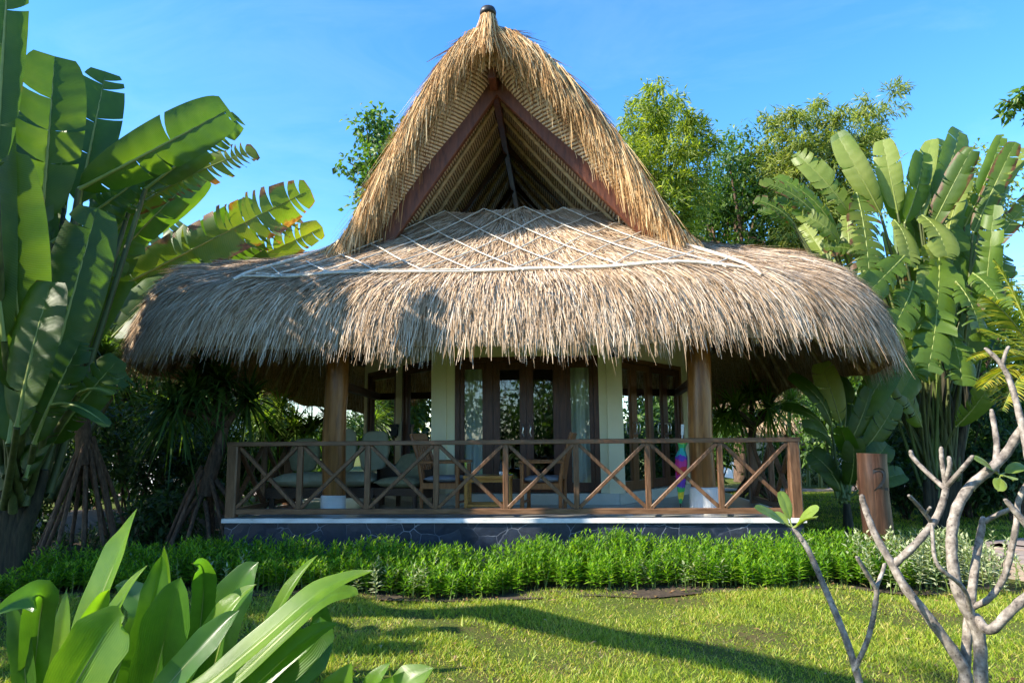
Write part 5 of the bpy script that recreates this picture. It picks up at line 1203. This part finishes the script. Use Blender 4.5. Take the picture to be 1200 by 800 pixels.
# garden path on the right with a low step
pth = [G(1205, 9.3), G(1160, 9.0), G(1140, 8.55), G(1160, 7.9), G(1215, 7.3), G(1330, 6.9), G(1500, 7.2), G(1500, 9.5)]
t = thing('garden_path', 'worn stone path with a low step at the right edge of the lawn', 'path', tuple(pth[2]*[1, 1, 0])); t["kind"] = 'structure'
base = pth[2]*[1, 1, 0]
V = [p*[1, 1, 0]+[0, 0, .17] for p in pth]+[p*[1, 1, 0]+[0, 0, -.05] for p in pth]; n = len(pth)
mb = MB(); mb.add(V, [list(range(n))]); mb.add(V, [[i, n+i, n+(i+1) % n, (i+1) % n] for i in range(n)]); mb.build('slab', MAT['paver'], t, base)
for k in range(6):
    c = G(1165+22*k, 8.6-.12*k)*[1, 1, 0]+[0, 0, .172]
    m2 = MB(); a = np.sort(RNG.uniform(0, 6.28, 7)); rr = RNG.uniform(.16, .3, 7); top = [c+[r_*math.cos(q), r_*math.sin(q)*1.1, .02] for q, r_ in zip(a, rr)]; bot = [p-[0, 0, .02] for p in top]
    m2.add(top+bot, [list(range(7))]); m2.add(top+bot, [[i, 7+i, 7+(i+1) % 7, (i+1) % 7] for i in range(7)]); m2.build('paving_stone', MAT['paver'], t, base)
sheet('garden_path', [(-14, 21.5), (0, 21.0), (8, 20.8), (20, 21.5), (20, 19.9), (8, 19.4), (0, 19.4), (-14, 19.8)], 'paver', 'pale path crossing behind the bungalow', .03)

# ================================================================== HEDGE
def sprigs(mb, P, Hs, nl, L, w, mat):
    n = len(P); lean = RNG.normal(0, .13, (n, 3))*[1, 1, 0]
    strands(mb, P, np.array([0, 0, 1.])+lean, rdir(n)*[1, 1, 0], Hs, np.full(n, .012), np.zeros(n), 3, 1, .5)
    q = np.tile(np.linspace(.22, 1.0, nl), n); k = np.repeat(np.arange(n), nl)
    c = P[k] + (unit(np.array([0, 0, 1.])+lean))[k]*(Hs[k]*q)[:, None]
    a = np.tile(np.arange(nl)*2.4, n)+np.repeat(RNG.uniform(0, 6.28, n), nl)
    el = .25 + .75*q**2.5 + RNG.normal(0, .15, len(q))
    d = np.stack([np.cos(a)*np.cos(el), np.sin(a)*np.cos(el), np.sin(el)], 1)
    nr = np.array([0, 0, 1.]) - d*d[:, 2:3] + rdir(len(q))*.3
    sc = (1.05-.45*q)*RNG.uniform(.75, 1.2, len(q))
    leaves(mb, c, d, nr, L*sc, w*sc, mat, .18, .12)
def hedge_edge(x): return .10*math.sin(x*1.7)+.07*math.sin(x*4.1+1)
hbase = np.array([-.2, 7.4, 0]); t = thing('hedge', 'low bright green leafy hedge along the front of the stone plinth', 'hedge', tuple(hbase))
N = 2500; x = RNG.uniform(-5.15, 4.35, N); y = RNG.uniform(7.02, 7.98, N)+np.array([hedge_edge(v) for v in x])*(1-(0))
P = np.stack([x, y, gz(x, y)+.01], 1); Hs = RNG.uniform(.30, .42, N)*(1+.06*np.sin(x*2.3)*np.sin(y*5)+.06*np.sin(x*7.1))*np.clip(.66+(y-7.0)*.6, .6, 1.0)
Hs *= np.where(x < -3.6, .85, 1.0)
mb = MB(); sprigs(mb, P, Hs, 19, .105, .030, 0); mb.build('foliage', [MAT['hedge_leaf'], MAT['stalk']], t, hbase)
for k, (px, Y, nn, lab) in enumerate(((805, 7.25, 20, 'pale variegated plant growing through the middle right of the hedge'), (262, 7.4, 14, 'greyish variegated plant at the left end of the hedge near the big strap leaves'), (160, 7.4, 9, 'small variegated plant at the far left end of the hedge'), (1075, 7.3, 190, 'yellow-green variegated plant right of the numbered log post'), (470, 6.98, 16, 'little pale plant at the front foot of the hedge'))):
    c = G(px, Y); sp_ = .5 if nn > 100 else .26
    t = thing('variegated_plant', lab, 'plant', tuple(c), group='variegated plants in the hedge')
    P = c+RNG.normal(0, 1, (nn, 3))*[sp_*.8, sp_*.6, 0]; P[:, 2] = .02
    mb = MB(); sprigs(mb, P, RNG.uniform(.30, .52, nn)*(1 if nn > 20 else .6), 18, .10, .034, 0); mb.build('foliage', [MAT['hedge_pale'], MAT['stalk']], t, c)
# ground cover under the trees on the left
mb = MB(); N = 420; x = RNG.uniform(-7, -3.9, N); y = RNG.uniform(8.0, 11, N); P = np.stack([x, y, .04+0*x], 1)
sprigs(mb, P, RNG.uniform(.10, .26, N), 9, .10, .035, 0); o = mb.build('ground_cover', [MAT['dark_leaf'], MAT['stalk']]); tag(o, 'dark low ground cover under the trees on the left', 'ground cover', None, 'stuff')

MAT['litter'] = fol('dry_fallen_leaf', [(.07, .035, .015), (.16, .085, .035), (.27, .17, .07), (.33, .27, .12)], .15, tscale=1.0)
# ================================================================== GRASS
def turf(N, xr, yr, L, w, keep, power=1.0):
    y = yr[0]+(yr[1]-yr[0])*RNG.random(N)**power; x = RNG.uniform(*xr, N)
    patch = np.sin(x*3.1+1.3*np.sin(y*2.2))+np.sin(y*4.3+2*np.sin(x*1.7))+.8*np.sin(x*9+y*7)
    k = keep(x, y) & (RNG.random(N) < np.clip(.84+.30*patch, .2, 1)); x, y, patch = x[k], y[k], patch[k]
    n = len(x); P = np.stack([x, y, gz(x, y)-.004], 1)
    d = rdir(n)*[1, 1, .3]*.8+[0, 0, .8]
    return P, d, n, patch
mb = MB()
vis = lambda x, y: (np.abs(x) < y*.80+.3)
P, d, n, pt = turf(290000, (-5.6, 5.6), (3.0, 7.2), .05, .006, lambda x, y: vis(x, y) & (y < 7.05+np.sin(x*2)*.05+np.sin(x*7.3)*.04+RNG.normal(0, .05, len(x))) & ~((x > 4.9) & (y > 6.6)), 1.15)
strands(mb, P, d, rdir(n)*[1, 1, .2], RNG.uniform(.020, .056, n)*(1+.18*pt), RNG.uniform(.004, .011, n), .012*RNG.random(n), 2, np.where(RNG.random(n) < .10, 1, 0).repeat(1)[0] if False else 0, .8)
g = mb.build('grass', [MAT['grass']]); tag(g, 'short sunlit lawn grass in front of the hedge', 'grass', None, 'stuff')
mb = MB(); P, d, n, pt = turf(80000, (-5.6, 5.6), (3.0, 7.0), .05, .006, lambda x, y: vis(x, y) & (np.sin(x*2.3+1.7*np.sin(y*1.9))+np.sin(y*3.7+x)+.7*np.sin(x*6.1-y*5.2)+RNG.normal(0, .5, len(x)) > .75), 1.15)
strands(mb, P, d*[1, 1, .5], rdir(n)*[1, 1, .2], RNG.uniform(.02, .06, n), RNG.uniform(.003, .006, n), .012*RNG.random(n), 2, 0, .8)
g = mb.build('dry_grass', [MAT['grass_dry']]); tag(g, 'dry straw coloured blades scattered through the front lawn', 'grass', None, 'stuff')
mb = MB(); P, d, n, pt = turf(60000, (3.8, 11.5), (7.4, 19), .05, .006, lambda x, y: (np.abs(x) < y*.80+.3) & ~((x > 4.9) & (y < 9.6) & (x > .62*y)), 1.3)
strands(mb, P, d, rdir(n)*[1, 1, .2], RNG.uniform(.04, .10, n), RNG.uniform(.008, .014, n), .012*RNG.random(n), 2, 0, .8)
g = mb.build('grass', [MAT['grass']]); tag(g, 'shaded lawn grass right of the bungalow', 'grass', None, 'stuff')

# taller weedy tufts and fallen leaves
mb = MB(); N = 260; x = RNG.uniform(-5, 5, N); y = RNG.uniform(3.6, 7.05, N); c = np.stack([x, y, gz(x, y)], 1)
for k in range(9):
    strands(mb, c+RNG.normal(0, .02, (N, 3))*[1, 1, 0], rdir(N)*[1, 1, .3]*.7+[0, 0, 1], rdir(N)*[1, 1, .2], RNG.uniform(.05, .11, N), RNG.uniform(.005, .010, N), .03*RNG.random(N), 3, 0, .85)
g = mb.build('weeds', [MAT['grass']]); tag(g, 'taller weedy tufts dotted over the front lawn', 'weeds', None, 'stuff')
mb = MB(); N = 170; x = RNG.uniform(-5, 5, N); y = np.where(RNG.random(N) < .5, RNG.uniform(3.6, 7.0, N), RNG.uniform(6.7, 7.1, N)); c = np.stack([x, y, gz(x, y)+.03], 1)
leaves(mb, c, rdir(N)*[1, 1, .25], np.array([0, 0, 1.])+rdir(N)*.5, RNG.uniform(.03, .085, N), RNG.uniform(.015, .035, N), 0, .25, .2)
g = mb.build('fallen_leaves', [MAT['litter']]); tag(g, 'small dry fallen leaves lying on the front lawn', 'fallen leaves', None, 'stuff')

# ================================================================== NUMBERED LOG POST
pb = G(1033, 7.75); pb[2] = 0
t = thing('number_post', 'thick varnished log post bearing the number 2 behind the hedge', 'post', tuple(pb))
zt = W(1030, 531, 7.75)[2]; R = .152
mb = MB(); zz = np.linspace(-.05, zt, 14)
mb.tube([(.008*math.sin(z*5), 0, z) for z in zz], [R*(1.02-.012*z)+RNG.uniform(-.003, .003) for z in zz], 28, wob=.006)
mb.build('log', MAT['post_log'], t)
tc = bpy.data.curves.new('digit_curve', 'FONT'); tc.body = "2"; tc.size = .36; tc.align_x = 'CENTER'; tc.extrude = .001
to = bpy.data.objects.new('digit_tmp', tc); COL.objects.link(to)
bpy.context.view_layer.update()
me = bpy.data.meshes.new_from_object(to.evaluated_get(bpy.context.evaluated_depsgraph_get()))
bpy.data.objects.remove(to)
ang0 = math.atan2(-pb[1], -pb[0]) + rad(27)
for v in me.vertices:
    a = ang0 + v.co.x/R; rr = R*1.02 + .006 + v.co.z
    v.co = Vector((rr*math.cos(a), rr*math.sin(a), zt-.40+v.co.y))
do = bpy.data.objects.new('digit', me); COL.objects.link(do); do.parent = t; me.materials.clear(); me.materials.append(MAT['black'])

# ================================================================== FRANGIPANI
def smooth(P, k=6):
    P = np.array(P, float)
    if len(P) < 3: return P
    out_ = []; Q = np.vstack([2*P[0]-P[1], P, 2*P[-1]-P[-2]])
    for i in range(1, len(Q)-2):
        for s in np.linspace(0, 1, k, endpoint=False):
            a, b, c, d = Q[i-1], Q[i], Q[i+1], Q[i+2]
            out_.append(.5*((2*b)+(-a+c)*s+(2*a-5*b+4*c-d)*s*s+(-a+3*b-3*c+d)*s**3))
    out_.append(P[-1]); return np.array(out_)
def frangipani(label, base, branches, heads):
    base = np.array(base, float); t = thing('frangipani', label, 'tree', tuple(base), group='young frangipani trees')
    mb = MB()
    for pts, w0, w1 in branches:
        P = smooth([W(*p) if len(p) == 3 and p[1] > 50 else p for p in pts]); Ym = np.mean([p[2] for p in pts])
        lev = 1+.05*np.sin(np.arange(len(P))*2.4)
        rr = np.linspace(w0*.64, w1*.68, len(P))/800*Ym/2*(1+.05*np.sin(np.arange(len(P))*1.9)); rr[-1] *= .75
        mb.tube(P, rr, 12, wob=.05)
        if w1 < 16: mb.lathe([(rr[-1]*1.0, -.004), (rr[-1]*1.05, rr[-1]*.25), (rr[-1]*.6, rr[-1]*.7), (0, rr[-1]*.8)], P[-1]-[0, 0, rr[-1]*.2], 10)
    mb.build('trunk', MAT['frangi'], t, base)
    for (c, tips, wpx) in heads:
        for tp in tips:
            m2 = MB(); a = W(*c); b = W(*tp); a1 = a*.8+b*.2
            big_leaf(m2, a, a1, b, wpx/800*c[2], tp[3:] if len(tp) > 3 else (0, -.7, .7), .06, 0, 0, .25, .2, 12, r0=.006, shape=(.6, .55))
            m2.build('leaf', [MAT['frleaf'], MAT['rib'], MAT['scorch'], MAT['rib']], t, base)
Yf = 3.9
fb = W(1012, 830, 3.75); fb[2] = 0
frangipani('small pale frangipani with one leaf tuft in front of the hedge', fb,
 [([(1022, 860, 3.75), (1006, 795, 3.75), (990, 745, 3.78), (965, 685, 3.85), (945, 640, 3.9), (928, 618, 3.95)], 13, 8.5),
  ([(1001, 785, 3.75), (1018, 745, 3.7), (1027, 700, 3.66), (1026, 685, 3.65)], 9, 8), ([(1026, 688, 3.65), (1012, 665, 3.62), (1004, 652, 3.6)], 8, 7), ([(1026, 690, 3.65), (1034, 670, 3.7), (1037, 660, 3.72)], 7, 6),
  ([(932, 622, 3.95), (939, 632, 3.9)], 7, 6)],
 [((929, 618, 3.95), [(884, 594, 3.85), (914, 575, 4.0), (960, 594, 3.8), (957, 606, 3.7), (905, 600, 4.1)], 23)])
fb = W(1140, 830, 3.8); fb[2] = 0
frangipani('larger bare frangipani with forked grey branches at the lower right', fb,
 [([(1128, 860, 3.8), (1132, 800, 3.8), (1125, 775, 3.8), (1090, 725, 3.8), (1062, 690, 3.82), (1045, 660, 3.85), (1025, 625, 3.9), (1012, 590, 3.95), (1010, 580, 3.95)], 22, 8.5),
  ([(1047, 662, 3.85), (1075, 635, 3.8), (1098, 605, 3.8), (1108, 575, 3.8), (1108, 560, 3.8)], 14, 10), ([(1108, 566, 3.8), (1104, 540, 3.8), (1103, 524, 3.8)], 9, 7), ([(1108, 566, 3.8), (1113, 545, 3.75), (1112, 535, 3.75)], 9, 7),
  ([(1107, 572, 3.8), (1085, 552, 3.9), (1070, 536, 3.95), (1067, 528, 3.95)], 8, 7), ([(1109, 570, 3.8), (1125, 552, 3.7), (1140, 534, 3.65)], 9, 7),
  ([(1092, 612, 3.8), (1078, 594, 3.75), (1065, 580, 3.7)], 8, 6), ([(1086, 600, 3.76), (1090, 594, 3.72)], 6, 6),
  ([(1158, 860, 3.7), (1150, 800, 3.7), (1148, 750, 3.7), (1140, 728, 3.7), (1122, 690, 3.7), (1115, 640, 3.72), (1120, 600, 3.74), (1135, 572, 3.75), (1160, 550, 3.75), (1180, 530, 3.75), (1200, 500, 3.7), (1240, 470, 3.6)], 22, 14),
  ([(1128, 860, 3.85), (1130, 790, 3.85), (1136, 720, 3.85), (1143, 660, 3.88), (1150, 620, 3.9), (1152, 606, 3.9)], 20, 9),
  ([(1152, 612, 3.9), (1170, 602, 3.85), (1190, 594, 3.8)], 9, 7),
  ([(1143, 722, 3.7), (1160, 738, 3.6), (1185, 715, 3.55), (1215, 690, 3.5), (1260, 670, 3.4)], 17, 14),
  ([(1138, 712, 3.85), (1160, 700, 3.8), (1178, 672, 3.75), (1190, 620, 3.7), (1196, 580, 3.7), (1225, 540, 3.6)], 11, 9),
  ([(1166, 553, 3.75), (1168, 520, 3.8), (1162, 480, 3.85)], 12, 8),
  ([(1206, 540, 3.6), (1198, 500, 3.65), (1185, 450, 3.7), (1172, 425, 3.72), (1155, 408, 3.75)], 13, 7), ([(1174, 430, 3.72), (1178, 415, 3.7), (1182, 406, 3.7)], 7, 6),
  ([(1225, 640, 3.5), (1195, 605, 3.5), (1178, 585, 3.5)], 14, 8), ([(1140, 730, 3.72), (1130, 690, 3.6), (1098, 660, 3.55), (1092, 615, 3.6)], 8, 6)],
 [((1172, 556, 3.75), [(1140, 536, 3.7), (1188, 562, 3.6), (1200, 545, 3.8), (1170, 575, 3.6)], 22)])

# ================================================================== FOREGROUND STRAP-LEAF LILY
def lily_leaf(mb, pts, wpx, nrm, fold=.28, twist=0.0, mat=0, edge=1):
    P = smooth([W(*p) for p in pts], 6); n = len(P); T_ = unit(np.gradient(P, axis=0)); Ym = np.mean([p[2] for p in pts])
    q = np.linspace(0, 1, n); wd = wpx/800*Ym/2*np.clip(np.minimum(.62+q*.9, (1-q)**.85*2.3), 0, 1.0)
    wd *= 1 + .03*np.sin(q*23); V = []
    Q = np.array([-1, -.82, -.5, -.2, 0, .2, .5, .82, 1])
    for i in range(n):
        a = twist*q[i]; nn = np.array(nrm, float); S = unit(np.cross(T_[i], nn)); N_ = np.cross(S, T_[i])
        S, N_ = S*math.cos(a)+N_*math.sin(a), N_*math.cos(a)-S*math.sin(a)
        for e in Q: V.append(P[i]+S*wd[i]*e*(1-.08*abs(e))+N_*wd[i]*(fold*abs(e)**1.2-.10*e*e+.015*math.sin(e*9+q[i]*11)))
    f = grid_faces(n, len(Q)); mb.add(V, f, mat, True, at=[(e, q[i]) for i in range(n) for e in Q])
    mb.tube(P-np.array([np.cross(unit(np.cross(T_[i], np.array(nrm, float))), T_[i]) for i in range(n)])*.004, np.linspace(.007, .0015, n), 5, edge)
LS = 1.66      # the clump stands about four metres away
lb = W(205, 840, 2.35*LS); lb[2] = 0
t = thing('lily_plant', 'broad strap leaved lily clump in the left foreground', 'plant', tuple(lb), group='foreground lilies')
LV = [ # points, width, normal, twist
 ([(60, 900, 2.3), (85, 800, 2.3), (112, 715, 2.32), (138, 650, 2.35), (150, 622, 2.36), (160, 596, 2.37)], 74, (-.3, -1, .15), .5, 0),
 ([(30, 880, 2.45), (38, 800, 2.42), (46, 730, 2.4), (48, 698, 2.36), (20, 704, 2.3), (-12, 722, 2.25)], 56, (.3, -1, .2), 0, 1),
 ([(60, 900, 2.05), (80, 830, 2.05), (110, 765, 2.06), (136, 728, 2.08), (146, 721, 2.08)], 104, (.3, -1, .3), .1, 0),
 ([(210, 880, 2.55), (205, 780, 2.55), (200, 700, 2.55), (197, 660, 2.52), (192, 640, 2.5)], 52, (-.5, -.9, .2), .3, 0),
 ([(215, 880, 2.45), (228, 780, 2.45), (238, 700, 2.45), (236, 664, 2.4), (226, 660, 2.34)], 42, (.5, -.9, .2), -.2, 1),
 ([(170, 900, 2.3), (176, 830, 2.3), (190, 760, 2.3), (205, 700, 2.3), (212, 676, 2.3)], 86, (.1, -1, .25), .05, 1),
 ([(225, 900, 2.5), (245, 800, 2.5), (268, 720, 2.52), (288, 675, 2.54), (303, 658, 2.55)], 74, (-.1, -1, .3), .1, 1),
 ([(270, 870, 2.6), (300, 770, 2.62), (328, 710, 2.65), (352, 672, 2.68), (372, 650, 2.7)], 34, (-.5, -.8, .4), .2, 0),
 ([(150, 900, 2.2), (230, 820, 2.2), (300, 755, 2.25), (365, 700, 2.3), (405, 678, 2.33), (438, 668, 2.35)], 52, (-.35, -.75, .6), .15, 0),
 ([(190, 900, 2.3), (270, 800, 2.32), (330, 745, 2.35), (380, 702, 2.4), (410, 694, 2.42), (420, 696, 2.42)], 44, (-.3, -.7, .6), .1, 0),
 ([(250, 900, 2.4), (300, 830, 2.4), (345, 775, 2.42), (372, 745, 2.44), (375, 722, 2.46)], 92, (.2, -1, .35), -.1, 1),
 ([(110, 880, 2.6), (140, 780, 2.6), (170, 720, 2.65), (150, 690, 2.7), (135, 686, 2.72)], 50, (.3, -.8, .5), 0, 1),
 ([(20, 900, 2.6), (60, 800, 2.6), (74, 730, 2.62), (78, 690, 2.64)], 36, (0, -1, .2), .1, 0),
 ([(300, 880, 2.55), (350, 800, 2.6), (372, 760, 2.62), (376, 720, 2.62), (368, 700, 2.6)], 44, (.4, -.9, .3), .1, 1),
 ([(90, 880, 2.2), (110, 800, 2.2), (128, 735, 2.22), (150, 690, 2.25), (172, 662, 2.27)], 44, (-.5, -.9, .2), .25, 0),
 ([(120, 900, 2.4), (150, 800, 2.42), (176, 720, 2.45), (186, 672, 2.47), (190, 650, 2.47)], 46, (.3, -.9, .2), .1, 1),
 ([(180, 890, 2.35), (215, 800, 2.35), (250, 735, 2.38), (278, 700, 2.4), (300, 684, 2.42)], 46, (-.4, -.8, .4), .15, 0),
 ([(230, 900, 2.3), (290, 820, 2.32), (335, 770, 2.35), (372, 740, 2.38), (396, 730, 2.4)], 46, (-.2, -.8, .5), .1, 1),
 ([(50, 890, 2.2), (70, 820, 2.2), (92, 760, 2.2), (118, 705, 2.22), (128, 690, 2.22)], 40, (.5, -.9, .1), -.2, 0),
 ([(150, 900, 2.1), (185, 830, 2.1), (225, 770, 2.12), (262, 730, 2.15), (280, 715, 2.16)], 50, (.1, -.9, .4), .1, 1),
 ([(20, 890, 2.4), (30, 810, 2.4), (22, 740, 2.4), (8, 700, 2.4)], 40, (.2, -1, .2), .1, 1),
]
for pts, wpx, nr, tw, dk in LV:
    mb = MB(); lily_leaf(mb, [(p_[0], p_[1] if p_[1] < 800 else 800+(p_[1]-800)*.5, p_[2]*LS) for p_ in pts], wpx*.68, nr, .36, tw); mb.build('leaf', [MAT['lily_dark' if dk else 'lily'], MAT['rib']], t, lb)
mb = MB(); mb.lathe([(.12, -.02), (.15, .08), (.10, .2), (0, .3)], (0, 0, 0), 14); mb.build('stem', MAT['stalk'], t)
lb = W(440, 860, 2.3*LS); lb[2] = 0
t = thing('lily_plant', 'tips of a second lily poking up at the bottom edge', 'plant', tuple(lb), group='foreground lilies')
for pts, wpx, nr in (([(385, 900, 2.3), (392, 840, 2.3), (400, 800, 2.3), (412, 776, 2.3)], 40, (.1, -.8, .5)), ([(420, 900, 2.3), (428, 840, 2.3), (440, 795, 2.3), (458, 775, 2.3)], 24, (-.3, -.8, .4)), ([(450, 900, 2.3), (465, 830, 2.3), (485, 795, 2.3), (508, 782, 2.3)], 42, (-.3, -.8, .5)), ([(430, 900, 2.2), (440, 850, 2.2), (452, 812, 2.2), (460, 792, 2.2)], 30, (.2, -.9, .4))):
    mb = MB(); lily_leaf(mb, [(p_[0], p_[1] if p_[1] < 800 else 800+(p_[1]-800)*.6, p_[2]*LS) for p_ in pts], wpx, nr); mb.build('leaf', [MAT['lily'], MAT['rib']], t, lb)
